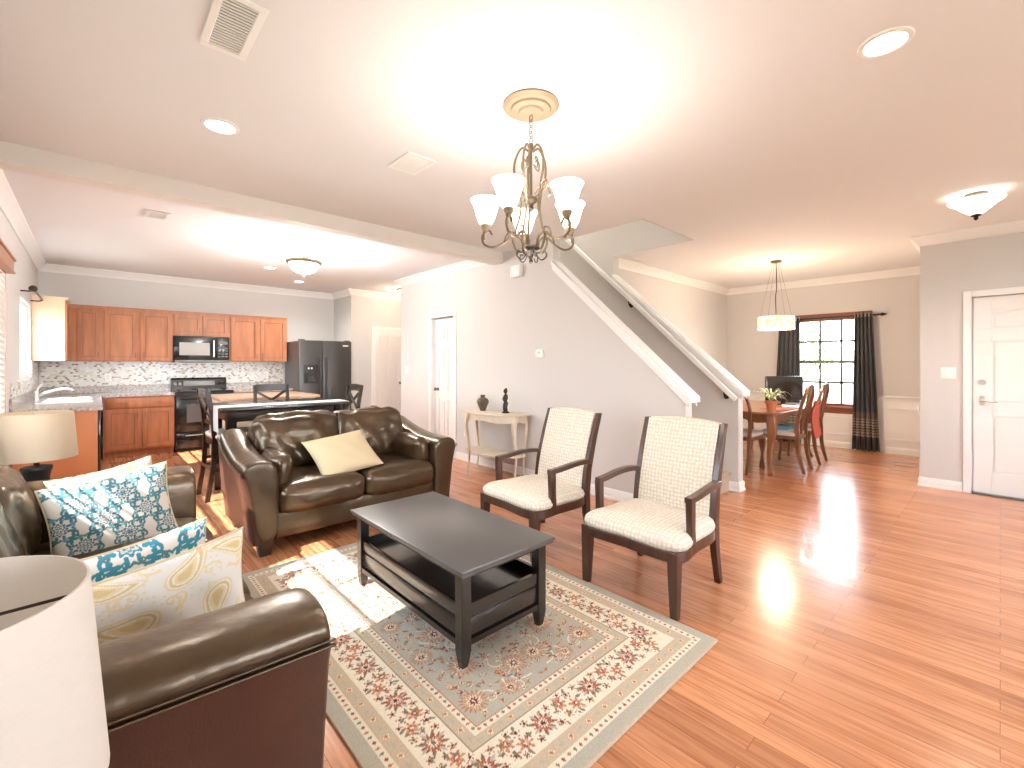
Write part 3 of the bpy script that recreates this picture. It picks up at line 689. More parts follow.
# ------------------------------------------------------------------ kitchen
def front_panel(b, x0, x1, y, z0, z1, fr=.055):
    """shaker front facing -y, face at y"""
    b.box(x0, x0+fr, y, y+.02, z0, z1, .002).box(x1-fr, x1, y, y+.02, z0, z1, .002).box(x0+fr, x1-fr, y, y+.02, z0, z0+fr, .002).box(x0+fr, x1-fr, y, y+.02, z1-fr, z1, .002).box(x0+fr, x1-fr, y+.014, y+.0195, z0+fr, z1-fr); return b
def cabinet(label, x0, x1, y0, y1, z0, z1, doors, drawers=(), cat='cabinet', toe=0, body='cab', crown=False, group=None):
    o = thing('kitchen_cabinet', label, cat, ((x0+x1)/2, (y0+y1)/2, z0), 0, group)
    y1 -= .003; b = B().box(x0, x1, y0, y1, z0+toe, z1)
    if toe: b.box(x0, x1, y0+.06, y1, z0, z0+toe)
    b.build('body', body, o, world=True)
    for a, c_, za, zb, kn in doors:
        d = front_panel(B(), a, c_, y0-.021, za, zb).build('door', 'cab', o, world=True)
        f_ = .055; b = B()
        for q in ((a+f_, c_-f_, za+f_, za+f_+.006), (a+f_, c_-f_, zb-f_-.006, zb-f_), (a+f_, a+f_+.006, za+f_, zb-f_), (c_-f_-.006, c_-f_, za+f_, zb-f_)): b.box(q[0], q[1], y0-.017, y0-.006, q[2], q[3])
        b.build('panel_shade_line', 'cab_shade_line', d).location = -Vector(MW[o.name].translation)
        kz = zb-.08 if z0 < .5 else za+.08; kx_ = c_-.028 if kn > 0 else a+.028
        B().box(kx_-.005, kx_+.005, y0-.045, y0-.037, kz-.045, kz+.045).box(kx_-.004, kx_+.004, y0-.038, y0-.021, kz-.043, kz-.035).box(kx_-.004, kx_+.004, y0-.038, y0-.021, kz+.035, kz+.043).build('handle', 'bronze', d, world=False).location = -Vector(MW[o.name].translation)
    for a, c_, za, zb in drawers:
        d = B().box(a, c_, y0-.021, y0-.001, za, zb, .003).build('drawer', 'cab', o, world=True); m = (za+zb)/2
        for xm in ((a*3+c_)/4, (a+3*c_)/4): B().box(xm-.05, xm+.05, y0-.045, y0-.037, m-.005, m+.005).box(xm-.047, xm-.04, y0-.038, y0-.021, m-.004, m+.004).box(xm+.04, xm+.047, y0-.038, y0-.021, m-.004, m+.004).build('handle', 'bronze', d).location = -Vector(MW[o.name].translation)
    if crown: B().box(x0, x1, y0-.03, y1, z1, z1+.022).box(x0, x1, y0-.015, y1, z1-.02, z1).build('cornice', 'cab', o, world=True)
    return o
YF, YU, ZU0, ZU1 = 8.50, 8.78, 1.38, 2.15
g = 'upper kitchen cabinets'
cabinet('single door upper cabinet in the back corner beside the pale end cabinet', -.25, .095, YU, YK, ZU0, ZU1, [(-.17, .078, ZU0+.01, ZU1-.03, 1)], crown=True, group=g)
cabinet('two door upper cabinet left of the microwave', .096, .909, YU, YK, ZU0, ZU1, [(.118, .487, ZU0+.01, ZU1-.03, 1), (.517, .90, ZU0+.01, ZU1-.03, -1)], crown=True, group=g)
cabinet('short two door upper cabinet above the microwave', .91, 1.669, YU, YK, 1.785, ZU1, [(.925, 1.283, 1.795, ZU1-.03, 1), (1.297, 1.655, 1.795, ZU1-.03, -1)], crown=True, group=g)
cabinet('two door upper cabinet right of the microwave', 1.67, 2.57, YU, YK, ZU0, ZU1, [(1.69, 2.11, ZU0+.01, ZU1-.03, 1), (2.14, 2.555, ZU0+.01, ZU1-.03, -1)], crown=True, group=g)
# end cabinet on the left wall: front faces +x
o = thing('kitchen_cabinet', 'upper cabinet on the side wall showing its pale side panel', 'cabinet', (-.41, 8.6, ZU0), 0, g)
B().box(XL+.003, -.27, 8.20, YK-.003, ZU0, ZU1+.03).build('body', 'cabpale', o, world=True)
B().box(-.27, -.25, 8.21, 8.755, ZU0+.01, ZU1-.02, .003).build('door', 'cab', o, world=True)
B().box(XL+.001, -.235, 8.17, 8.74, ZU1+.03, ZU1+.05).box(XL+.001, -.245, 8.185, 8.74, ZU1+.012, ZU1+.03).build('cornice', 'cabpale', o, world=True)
cabinet('base cabinet with one wide drawer and two doors left of the range', .10, .900, YF, YK, 0, .872, [(.125, .495, .13, .69, 1), (.525, .885, .13, .69, -1)], [(.125, .885, .71, .85)], toe=.10)
cabinet('base cabinet between the range and the refrigerator', 1.68, 2.57, YF, YK, 0, .872, [(1.70, 2.11, .13, .69, 1), (2.14, 2.55, .13, .69, -1)], [(1.70, 2.55, .71, .85)], toe=.10)
# sink run along the left wall
o = thing('kitchen_cabinet', 'sink base cabinet run with plain orange end panel', 'cabinet', (-.25, 7.3, 0))
B().box(XL+.016, .03, 6.22, YK-.003, .10, .75).box(XL+.016, -.03, 6.24, YK-.003, 0, .10).box(XL+.016, .03, 6.22, 6.82, .75, .872).box(XL+.016, .03, 8.0, YK-.003, .75, .872).build('body', 'cabside', o, world=True)
B().box(XL+.016, .032, 6.205, 6.22, 0, .872).build('end_panel', 'cabside', o, world=True)
B().box(.031, .055, 6.24, 6.84, .12, .86, .004).build('dishwasher_door', 'black', o, world=True)
for a in (6.86, 7.42, 7.98): B().box(.031, .05, a, a+.50, .13, .85, .003).build('door', 'cab', o, world=True)
# worktops
o = thing('countertop', 'grey speckled L shaped countertop around the sink', 'countertop', (-.2, 7.5, .875))
SX0, SX1, SY0, SY1 = -.44, -.02, 6.95, 7.85
b = B().box(XL+.002, .07, 6.18, SY0, .874, .914).box(XL+.002, SX0, SY0, SY1, .874, .914).box(SX1, .07, SY0, SY1, .874, .914).box(XL+.002, .07, SY1, YK-.002, .874, .914).box(.07, .903, YF-.03, YK-.002, .874, .914)
b.build('slab', 'granite', o, world=True)
B().box(XL+.002, XL+.022, 6.18, YK-.02, .914, 1.015).box(XL+.022, .903, YK-.022, YK-.002, .914, 1.015).build('upstand', 'granite', o, world=True)
o = thing('countertop', 'grey speckled countertop right of the range', 'countertop', (2.12, 8.8, .875))
B().box(1.678, 2.58, YF-.03, YK-.002, .874, .914).build('slab', 'granite', o, world=True)
B().box(1.678, 2.58, YK-.022, YK-.002, .914, 1.015).build('upstand', 'granite', o, world=True)
b = B().box(XL+.03, 2.60, YK-.012, YK-.001, 1.016, ZU0).box(XL+.001, XL+.012, 6.3, YK-.012, 1.016, 1.16).box(XL+.001, XL+.012, 8.13, YK-.012, 1.16, ZU0)
struct('wall_backsplash', b, 'mosaic', smooth=0)
o = thing('kitchen_sink', 'white double bowl sink set in the countertop by the window', 'sink', ((SX0+SX1)/2, 7.4, .9))
b = B().box(SX0-.015, SX1+.015, SY0-.015, SY0+.02, .912, .922).box(SX0-.015, SX1+.015, SY1-.02, SY1+.015, .912, .922).box(SX0-.015, SX0+.03, SY0+.02, SY1-.02, .912, .922).box(SX1-.02, SX1+.015, SY0+.02, SY1-.02, .912, .922).box(SX0+.03, SX1-.02, 7.38, 7.42, .80, .918)
b.box(SX0+.02, SX1-.02, SY0+.01, SY1-.01, .76, .77).box(SX0+.02, SX0+.03, SY0+.01, SY1-.01, .77, .912).box(SX1-.02, SX1-.01, SY0+.01, SY1-.01, .77, .912).box(SX0+.03, SX1-.02, SY0+.01, SY0+.02, .77, .912).box(SX0+.03, SX1-.02, SY1-.02, SY1-.01, .77, .912)
b.build('basin', 'sink', o, world=True, bev=.003)
o = thing('sink_faucet', 'chrome low arc faucet with raised lever behind the sink', 'faucet', (-.47, 7.4, .922))
B().lathe([(.03, 0), (.03, .01), (.024, .02), (.024, .10), (.018, .12), (.001, .122)], (-.475, 7.4, .9145), 16).build('body', 'steel', o, world=True)
B().tube(catmull([(-.47, 7.4, .97), (-.40, 7.38, 1.01), (-.28, 7.36, 1.05), (-.20, 7.34, 1.05), (-.18, 7.335, 1.03)], 5), [.013]*21, 10).build('spout', 'steel', o, world=True)
B().tube([(-.475, 7.4, 1.03), (-.46, 7.38, 1.07), (-.42, 7.34, 1.12)], [.012, .010, .008], 8).build('lever', 'steel', o, world=True)
# range
o = thing('kitchen_range', 'black electric range with backguard and towel on its handle', 'range', (1.29, 8.8, 0))
x0, x1 = .910, 1.668
B().box(x0, x1, YF, YK-.03, .03, .905).box(x0+.02, x1-.02, YF+.03, YK-.05, 0, .03).build('body', 'blackm', o, world=True)
B().box(x0, x1, YF-.02, YK-.03, .905, .92, .004).build('cooktop', 'black', o, world=True)
for bx_, by_, br_ in ((1.09, 8.66, .09), (1.09, 8.92, .075), (1.48, 8.66, .075), (1.48, 8.92, .09)):
    B().lathe([(br_, .0), (br_, .004), (br_-.012, .005), (br_-.014, .001), (br_*.5, .001), (br_*.5, .005), (br_*.5-.01, .005), (.001, .001)], (bx_, by_, .92), 24).build('burner', 'slateside', o, world=True)
bgd = B().prism([(8.97, .92), (9.07, .92), (9.07, 1.115), (9.02, 1.115), (8.99, 1.09)], 'x', x0, x1).build('backguard', 'black', o, world=True, bev=.006)
B().prism([(8.974, .985), (8.985, 1.06), (8.982, 1.062), (8.970, .987)], 'x', x0+.16, x1-.17).build('control_display', 'slate', bgd).location = -Vector(MW[o.name].translation)
for kx_ in (x0+.05, x0+.11, x1-.11, x1-.05): B().cyl((kx_, 8.98, 1.025), (kx_, 8.95, 1.02), .022, 14).build('knob', 'steel' if kx_ < 1.2 else 'blackm', o, world=True)
dr = B().box(x0+.01, x1-.01, YF-.03, YF-.001, .30, .86, .006).build('oven_door', 'black', o, world=True)
B().box(x0+.14, x1-.14, YF-.033, YF-.030, .44, .70).build('oven_window', 'slateside', dr).location = -Vector(MW[o.name].translation)
B().tube([(x0+.06, YF-.03, .81), (x0+.06, YF-.07, .81), (x1-.06, YF-.07, .81), (x1-.06, YF-.03, .81)], .011).build('oven_handle', 'black', dr).location = -Vector(MW[o.name].translation)
dw = B().box(x0+.01, x1-.01, YF-.03, YF-.001, .05, .285, .006).build('storage_drawer', 'black', o, world=True)
B().box(x0+.12, x1-.12, YF-.045, YF-.03, .235, .25, .004).build('drawer_handle', 'steel', dw).location = -Vector(MW[o.name].translation)
b = B()
b.loft([[(1.30+dx, YF-.086+.012*math.sin(dx*60), z) for dx in [i*.02 for i in range(9)]]+[(1.30+dx, YF-.090+.012*math.sin(dx*60), z) for dx in [i*.02 for i in range(8, -1, -1)]] for z in (.50, .60, .70, .82)])
tag(b.build('kitchen_towel', 'towel'), 'dark striped towel hanging from the oven handle', 'towel')
# microwave
o = thing('microwave_oven', 'black over the range microwave under the short cabinet', 'microwave', (1.29, 8.9, ZU0))
B().box(.915, 1.665, 8.74, YK-.013, 1.365, 1.78, .004).build('body', 'black', o, world=True)
dr = B().box(.93, 1.47, 8.715, 8.739, 1.41, 1.765, .006).build('door', 'black', o, world=True)
B().box(.985, 1.385, 8.711, 8.715, 1.48, 1.68).build('window', mat('microwave_screen', (.30, .28, .25), .3), dr).location = -Vector(MW[o.name].translation)
B().tube([(1.44, 8.716, 1.46), (1.44, 8.69, 1.47), (1.44, 8.69, 1.71), (1.44, 8.716, 1.72)], .010).build('handle', 'steel', dr).location = -Vector(MW[o.name].translation)
cp = B().box(1.475, 1.655, 8.72, 8.739, 1.41, 1.765, .004).build('control_panel', 'black', o, world=True)
b = B()
for i in range(3):
    for j in range(4): b.box(1.50+i*.05, 1.535+i*.05, 8.717, 8.720, 1.45+j*.045, 1.475+j*.045)
b.box(1.50, 1.635, 8.717, 8.720, 1.66, 1.71).build('keypad', 'slateside', cp).location = -Vector(MW[o.name].translation)
B().box(.93, 1.655, 8.725, 8.739, 1.37, 1.405).build('vent_grille', 'slate', o, world=True)
# fridge
o = thing('refrigerator', 'charcoal side by side refrigerator with ice dispenser', 'refrigerator', (3.06, 8.6, 0))
x0, x1, yf = 2.60, 3.52, 8.20
B().box(x0, x1, yf+.07, 8.98, .02, 1.74).box(x0+.03, x1-.03, yf+.1, 8.95, 0, .02).build('body', 'slateside', o, world=True)
xm = 3.0
dl = B().box(x0, xm-.003, yf, yf+.065, .06, 1.755, .008).build('freezer_door', 'slate', o, world=True)
drr = B().box(xm+.003, x1, yf, yf+.065, .06, 1.755, .008).build('fridge_door', 'slate', o, world=True)
off = -Vector(MW[o.name].translation)
for q, xx in ((dl, xm-.05), (drr, xm+.05)): B().tube(catmull([(xx, yf, .58), (xx, yf-.05, .62), (xx, yf-.058, 1.0), (xx, yf-.05, 1.40), (xx, yf, 1.44)], 4), .013).build('handle', 'slate', q).location = off
B().box(x0+.07, xm-.09, yf-.012, yf, 1.0, 1.33, .003).build('dispenser_panel', 'blackm', dl).location = off
B().box(x0+.085, xm-.105, yf-.016, yf-.012, 1.02, 1.19).build('dispenser_bay', 'black', dl).location = off
B().prism([(x0+.13, 1.03), (xm-.15, 1.03), (xm-.17, 1.12), (x0+.16, 1.12)], 'y', yf-.022, yf-.016).build('dispenser_paddle', 'slate', dl).location = off
B().box(x0+.14, x0+.165, yf-.016, yf-.012, 1.25, 1.28).box(x0+.19, x0+.215, yf-.016, yf-.012, 1.25, 1.28).build('dispenser_light', 'plastic', dl).location = off
B().box(x1-.16, x1-.06, yf-.004, yf, 1.66, 1.685).build('badge', 'plastic', drr).location = off
B().box(x0+.02, x0+.10, yf+.02, yf+.12, 1.755, 1.775).box(x1-.10, x1-.02, yf+.02, yf+.12, 1.755, 1.775).build('hinge_cover', 'slateside', o, world=True)
# island
o = thing('kitchen_island', 'pale kitchen island with a plank top behind the pub table', 'island', (1.7, 6.88, 0))
B().box(1.12, 2.29, 6.36, 7.42, .885, .92, .004).build('top', 'plank', o, world=True)
B().box(1.17, 2.24, 6.41, 7.37, .08, .885).box(1.20, 2.21, 6.44, 7.34, 0, .08).build('body', 'cream', o, world=True)
b = B()
for i in range(3): front_panel(b, 1.19+i*.35, 1.52+i*.35, 6.39, .14, .84, .05)
b.build('door', 'cream', o, world=True)
B().box(1.12, 2.29, 6.352, 6.36, .888, .90).build('edge_band', 'plank', o, world=True)
# pub table
o = thing('pub_table', 'dark counter height table with a white runner behind the loveseat', 'table', (1.48, 5.35, 0))
B().box(.87, 2.10, 4.92, 5.78, .885, .92, .006).build('top', 'dark', o, world=True)
B().box(.95, 2.02, 5.00, 5.02, .78, .885).box(.95, 2.02, 5.68, 5.70, .78, .885).box(.95, .97, 5.02, 5.68, .78, .885).box(2.0, 2.02, 5.02, 5.68, .78, .885).build('apron', 'dark', o, world=True)
for lx in (.97, 2.0):
    for ly in (5.02, 5.68): B().leg((lx, ly, 0), (.055, .055), (lx, ly, .885), (.085, .085)).build('leg', 'dark', o, world=True)
b = B(); ys = [4.98+i*.027 for i in range(12)]
path = [(.863, .69), (.860, .78), (.860, .915), (.868, .924), (1.2, .9235), (1.8, .9235), (2.105, .924), (2.112, .915), (2.112, .70)]
secs = []
for y in ys:
    wv = .004*math.sin(y*40)
    up = [(x-(abs(wv) if x < .87 else -abs(wv) if x > 2.1 else 0), y, z) for x, z in path]
    dn = [(x-.004 if x < .87 else x+.004 if x > 2.1 else x, y, z+(.0035 if .865 < x < 2.106 else 0)) for x, z in path[::-1]]
    secs.append(up+dn)
b.loft(secs); tag(b.build('table_runner', 'linen'), 'white cloth runner laid across the dark pub table', 'table runner')
# pub chairs (face -y locally)
def pub_chair(label):
    o = thing('pub_chair', label, 'chair', (0, 0, 0), 0, 'counter height chairs at the pub table')
    for s in (-1, 1):
        B().legs([(s*.19, .25, 0), (s*.185, .20, .35), (s*.185, .19, .62), (s*.185, .21, .85), (s*.185, .25, 1.08)], [(.032, .04)]*5).build('leg', 'dark', o)
        B().leg((s*.19, -.20, 0), (.032, .032), (s*.185, -.185, .60), (.042, .042)).build('leg', 'dark', o)
    b = B().box(-.20, .20, -.20, -.175, .54, .60).box(-.20, .20, .175, .20, .54, .60).box(-.20, -.175, -.18, .18, .54, .60).box(.175, .20, -.18, .18, .54, .60)
    b.build('seat_frame', 'dark', o)
    B().box(-.18, .18, -.20, -.18, .20, .235).box(-.18, .18, .205, .225, .30, .335).box(-.20, -.18, -.18, .20, .28, .315).box(.18, .20, -.18, .20, .28, .315).box(-.20, -.18, -.18, .20, .36, .39).box(.18, .20, -.18, .20, .36, .39).build('stretcher', 'dark', o)
    B().soft((0, -.01, .625), (.42, .41, .06), .028, (0, 0, .012), 8).build('seat', 'seatpad', o, smooth=180)
    bk = B().bar([(-.17, .248, 1.045), (0, .262, 1.05), (.17, .248, 1.045)], (.022, .085)).bar([(-.17, .20, .76), (.17, .20, .76)], (.02, .04))
    bk.bar([(-.165, .205, .79), (0, .225, .89), (.165, .24, 1.0)], (.018, .03)).bar([(.165, .205, .79), (0, .222, .89), (-.165, .24, 1.0)], (.018, .03)).build('backrest', 'dark', o)
    return o
pc = pub_chair('dark cross back chair at the left end of the pub table')
pc.location = (1.05, 5.42, 0); pc.rotation_euler = (0, 0, PI/2+.05)
dup(pc, (1.64, 5.97, 0), 0.02, 'dark cross back chair on the far side of the pub table')
bpy.data.objects[-1] if False else None
far = [x for x in bpy.data.objects if x.name == 'pub_chair.001'][0]
dup(pc, (2.16, 5.50, 0), -PI/2, 'dark cross back chair at the right end of the pub table')

# ------------------------------------------------------------------ sofas
def sofa(name, label, cat, loc, rz, W, D, ncush, aw=.20, ah=.665, pads=(-1, 1), cb=.25, bt=.22, ct=.25, cz=.665, ch=.48, rise=.13):
    o = thing(name, label, cat, loc, rz); y0 = -D/2; x0 = -W/2
    def harm(t): return ah+.02*t+rise*max(0, (t-.35)/.65)**1.5
    for s in (-1, 1):
        secs = []; side = []; seam = []
        st = [(-.0, .90), (.012, .97), (.05, 1.0), (.2, 1), (.4, 1), (.6, 1), (.8, 1), (.96, 1), (1.0, .96)]
        for t, k in st:
            h = harm(t); y = y0+t*D; f = .03*(1-t)  # flare out at the front
            loop = [(.055, .09), (.035, .25), (.015, .42), (.0-f*.3, h-.13), (-.008-f, h-.055), (.02-f, h-.012), (.08-f, h+.008), (aw-.06, h), (aw-.012, h-.04), (aw, h-.12), (aw, .30), (aw, .09)]
            cx, cz_ = aw*.5, h*.55
            loop = [(cx+(a-cx)*k, cz_+(c_-cz_)*(k if k == 1 else (k+1)/2)) for a, c_ in loop]
            secs.append([(s*(x0+a), y, c_) for a, c_ in loop])
        B().loft(secs).build('arm', 'leather', o, smooth=180, sub=2)
        # outer panel and its seam
        b = B(); ss = []
        for t in (.008, .02, .2, .4, .6, .8, .985):
            h = harm(t); f = .03*(1-t); y = y0+t*D
            e_ = .012 if t < .01 else 0; ou = [(.045+e_, .095), (.028+e_, .25), (.008+e_, .42), (-.008-f*.3+e_, h-.13), (-.012-f*.75+e_, h-.085)]
            ss.append([(s*(x0+a-.004), y, c_) for a, c_ in ou]+[(s*(x0+a+.02), y, c_) for a, c_ in ou[::-1]])
            seam.append((s*(x0-.016-f*.78), y, h-.080))
        b.loft(ss).build('arm_panel', 'leather_side', o, smooth=60)
        B().tube(catmull(seam, 5), .0042, 6).tube(catmull([(p[0]+s*.001, p[1], p[2]+.013) for p in seam], 5), .003, 6).build('piping', 'leather', o, smooth=180)
        if s in pads: B().soft((s*(x0+aw+.055), y0+.35, .545), (.13, .50, .24), .055, (.02, .02, .02), 10, Matrix.Rotation(s*.10, 3, 'Y'), wr=.008, seed=s).build('arm_cushion', 'leather', o, smooth=180)
    for sx in (-1, 1):
        for sy, yy in ((-1, y0+.07), (1, -y0-.07)):
            xx = sx*(-x0-.12); B().leg((xx, yy, 0), (.075, .075), (xx, yy, .11), (.10, .10)).build('foot', 'foot', o, bev=.006)
    B().box(x0+aw-.02, -x0-aw+.02, y0+.03, -y0-.06, .10, .29, .02).build('base', 'leather', o, smooth=60)
    B().soft((0, -y0-bt/2-.01, .45), (W-2*aw+.04, bt, .72), .07, (0, .01, .02), 12).build('back', 'leather', o, smooth=180)
    iw = (W-2*aw)/ncush
    for i in range(ncush):
        cx = x0+aw+iw*(i+.5)
        B().soft((cx, y0+.35, .365), (iw+.004, .72, .20), .07, (.0, .02, .035), 22, wr=.010, seed=i+5).build('seat_cushion', 'leather', o, smooth=180)
        R = Matrix.Rotation(-.22, 3, 'X')
        B().soft((cx, -y0-cb, cz), (iw+.02, ct, ch), .09, (.0, .04, .015), 30, R, wr=.026, seed=i*2+11).build('back_cushion', 'leather', o, smooth=180)
    return o
sofa('loveseat', 'brown leather loveseat with two seats facing the coffee table', 'loveseat', (1.605, 3.90, 0), 0, 1.69, .92, 2)
sofa('sofa', 'long brown leather sofa with printed pillows along the left wall', 'sofa', (-.03, 2.315, 0), PI/2, 2.28, .96, 3, .25, .715, (), .185, .10, .18, .66, .43, .01)

# painting of woven and printed patterns on fine grids
class Paint:
    def __init__(s, w, h, res, base):
        s.w, s.h, s.res = w, h, res; s.nx, s.ny = int(w/res)+1, int(h/res)+1
        s.X, s.Y = np.meshgrid(np.linspace(0, w, s.nx), np.linspace(0, h, s.ny)); s.C = np.ones((s.ny, s.nx, 3))*np.array(base)
    def win(s, x, y, r):
        i0 = max(0, int((x-r)/s.w*(s.nx-1))); i1 = min(s.nx, int((x+r)/s.w*(s.nx-1))+2); j0 = max(0, int((y-r)/s.h*(s.ny-1))); j1 = min(s.ny, int((y+r)/s.h*(s.ny-1))+2)
        return slice(j0, max(j0, j1)), slice(i0, max(i0, i1))
    def put(s, x, y, r, f):
        w = s.win(x, y, r); X, Y = s.X[w]-x, s.Y[w]-y
        if X.size == 0: return
        m, c = f(X, Y); s.C[w][m] = c
    def disc(s, x, y, r, c): s.put(x, y, r, lambda X, Y: (X*X+Y*Y < r*r, c))
    def flower(s, x, y, r, n, cols, ph=0, am=.2):
        for k, c in zip((1, .72, .48, .24), cols):
            s.put(x, y, r*k*1.25, lambda X, Y: (np.hypot(X, Y) < r*k*(1-am/2+am*np.cos(n*np.arctan2(Y, X)+ph)), c))
    def leaf(s, x, y, a, L, w, c):
        ca, sa = math.cos(a), math.sin(a)
        def f(X, Y):
            u = (X*ca+Y*sa)/L; v = -X*sa+Y*ca; return (u > 0) & (u < 1) & (np.abs(v) < w*np.sin(PI*np.clip(u, 0, 1))**.8), c
        s.put(x, y, L*1.05, f)
    def stroke(s, pts, w0, w1, c):
        n = len(pts)
        for i, (x, y) in enumerate(pts):
            w = w0+(w1-w0)*i/max(1, n-1); s.disc(x, y, w, c)
    def curl(s, x, y, a, R, turn, w, c, n=40, tot=1.35):
        pts = []; px, py = x, y; L = R*3.0/n; th = a
        for i in range(n): pts.append((px, py)); px += L*math.cos(th)*(1-.55*i/n); py += L*math.sin(th)*(1-.55*i/n); th += turn*tot*PI/n*(.5+1.5*i/n)
        s.stroke(pts, w, w*.55, c); s.disc(px, py, w*1.3, c)
IV, RED, RUST, DK, SAGE, BEI, OLV, GOLD = (.74,.66,.52), (.33,.075,.05), (.46,.18,.09), (.09,.03,.02), (.44,.40,.32), (.53,.42,.30), (.20,.19,.12), (.55,.40,.2)
def rug_paint():
    P = Paint(1.56, 2.33, .0045, SAGE); X, Y = P.X, P.Y; W, Hh = P.w, P.h
    d = np.minimum(np.minimum(X, W-X), np.minimum(Y, Hh-Y))
    bands = [(.0, .008, BEI), (.055, .088, IV), (.088, .145, BEI), (.145, .150, IV), (.150, .300, IV), (.300, .306, OLV), (.306, .350, BEI), (.350, .380, IV)]
    for a, b_, c in bands: P.C[(d >= a) & (d < b_)] = c
    P.C[(d > .378) & (d < .382)] = RUST
    rng = random.Random(3)
    def ring(dist, step, fn):
        w, h = W-2*dist, Hh-2*dist; nx, ny = round(w/step), round(h/step)
        for i in range(nx):
            t = dist+w*(i+.5)/nx; fn(t, dist, 0, i); fn(W-t, Hh-dist, PI, i)
        for i in range(ny):
            t = dist+h*(i+.5)/ny; fn(W-dist, t, PI/2, i); fn(dist, Hh-t, -PI/2, i)
    def dots(x, y, a, i):
        c = (RUST, OLV, RED)[i % 3]; P.put(x, y, .012, lambda X_, Y_: (np.abs((X_*math.cos(a)+Y_*math.sin(a)))+.8*np.abs(-X_*math.sin(a)+Y_*math.cos(a)) < .008, c))
    ring(.0715, .030, dots); ring(.365, .030, dots)
    def small(x, y, a, i):
        P.flower(x, y, .017, 4, (GOLD, IV, RUST), a) if i % 2 else P.leaf(x-.015*math.cos(a), y-.015*math.sin(a), a, .032, .007, SAGE)
    ring(.116, .052, small); ring(.328, .050, small)
    def main(x, y, a, i):
        ca, sa = math.cos(a), math.sin(a)
        def L(u, v): return x+u*ca-v*sa, y+u*sa+v*ca
        if i % 2 == 0:
            for k in range(8): P.leaf(*L(0, 0), a+k*PI/4+.3, .062, .008, OLV if k % 2 else SAGE)
            P.flower(x, y, .042, 12, (RED, RUST, IV, DK), 0, .3)
            for u, v in ((-.055, .045), (.055, -.045), (.058, .042), (-.056, -.046)):
                P.flower(*L(u, v), .015, 5, (RED, GOLD, DK), 0, .4)
        else:
            for u, v, r in ((-.028, .022, .03), (.028, -.022, .03)): P.flower(*L(u, v), r, 7, (RUST, (.6, .3, .16), RED, IV), 1, .3)
            for u, v, r in ((.03, .035, .018), (-.03, -.035, .018), (0, .058, .013), (0, -.058, .013), (-.058, .0, .012), (.058, 0, .012)):
                P.flower(*L(u, v), r, 5, (RED, IV, DK), 0, .4)
            for k in range(6): P.leaf(*L(.05*math.cos(k), .05*math.sin(k*2.1)), a+k, .03, .006, OLV)
        for k in range(4): P.leaf(*L(rng.uniform(-.07, .07), rng.uniform(-.06, .06)), rng.uniform(0, 6), .028, .005, rng.choice((OLV, RUST, SAGE)))
    ring(.225, .135, main)
    # field: mirrored palmettes, vines and small blossoms
    cx, cy = W/2, Hh/2; fx, fy = W/2-.40, Hh/2-.40
    def mir(fn):
        for sx in (1, -1):
            for sy in (1, -1): fn(sx, sy)
    vines = [((.03, .05), .2, 1), ((.12, .30), 1.2, -1), ((.25, .12), 2.2, 1), ((.10, .50), .4, 1), ((.28, .42), 2.6, -1), ((.16, .66), 1.0, 1), ((.32, .66), 3.4, -1), ((.05, .72), .1, -1), ((.22, .25), .0, -1)]
    def v1(sx, sy):
        for (u, v), a, tn in vines:
            a2 = math.atan2(math.sin(a)*sy, math.cos(a)*sx); P.curl(cx+u*sx, cy+v*sy, a2, .085, tn*sx*sy, .0035, IV, 60, 1.5)
    mir(v1)
    pal = [(.0, .0, .085), (.20, .20, .062), (.0, .36, .070), (.24, .48, .060), (.06, .62, .055), (.33, .0, .05), (.34, .31, .048), (.33, .68, .055), (.17, .72, .04)]
    def v2(sx, sy):
        for u, v, r in pal:
            x, y = cx+u*sx, cy+v*sy
            P.flower(x, y, r, 18, (RUST, GOLD, IV), 0, .28); P.flower(x, y, r*.55, 9, (IV, RED, DK, IV), 0, .3)
    mir(v2)
    for i in range(300):
        u, v = rng.uniform(0, fx), rng.uniform(0, fy)
        if any(math.hypot(u-a, v-b_) < r+.012 for a, b_, r in pal): continue
        r = rng.choice((.009, .012, .016)); c = rng.choice((RED, RUST, RUST, OLV, GOLD)); a = rng.uniform(0, 6); kd = rng.random()
        def v3(sx, sy):
            if kd < .55: P.flower(cx+u*sx, cy+v*sy, r, 5, (c, IV, RED), a, .4)
            else: P.leaf(cx+u*sx, cy+v*sy, math.atan2(math.sin(a)*sy, math.cos(a)*sx), .03, .006, c)
        mir(v3)
    P.C *= (1+(np.random.RandomState(1).rand(P.ny, P.nx, 1)-.5)*.16)
    return P
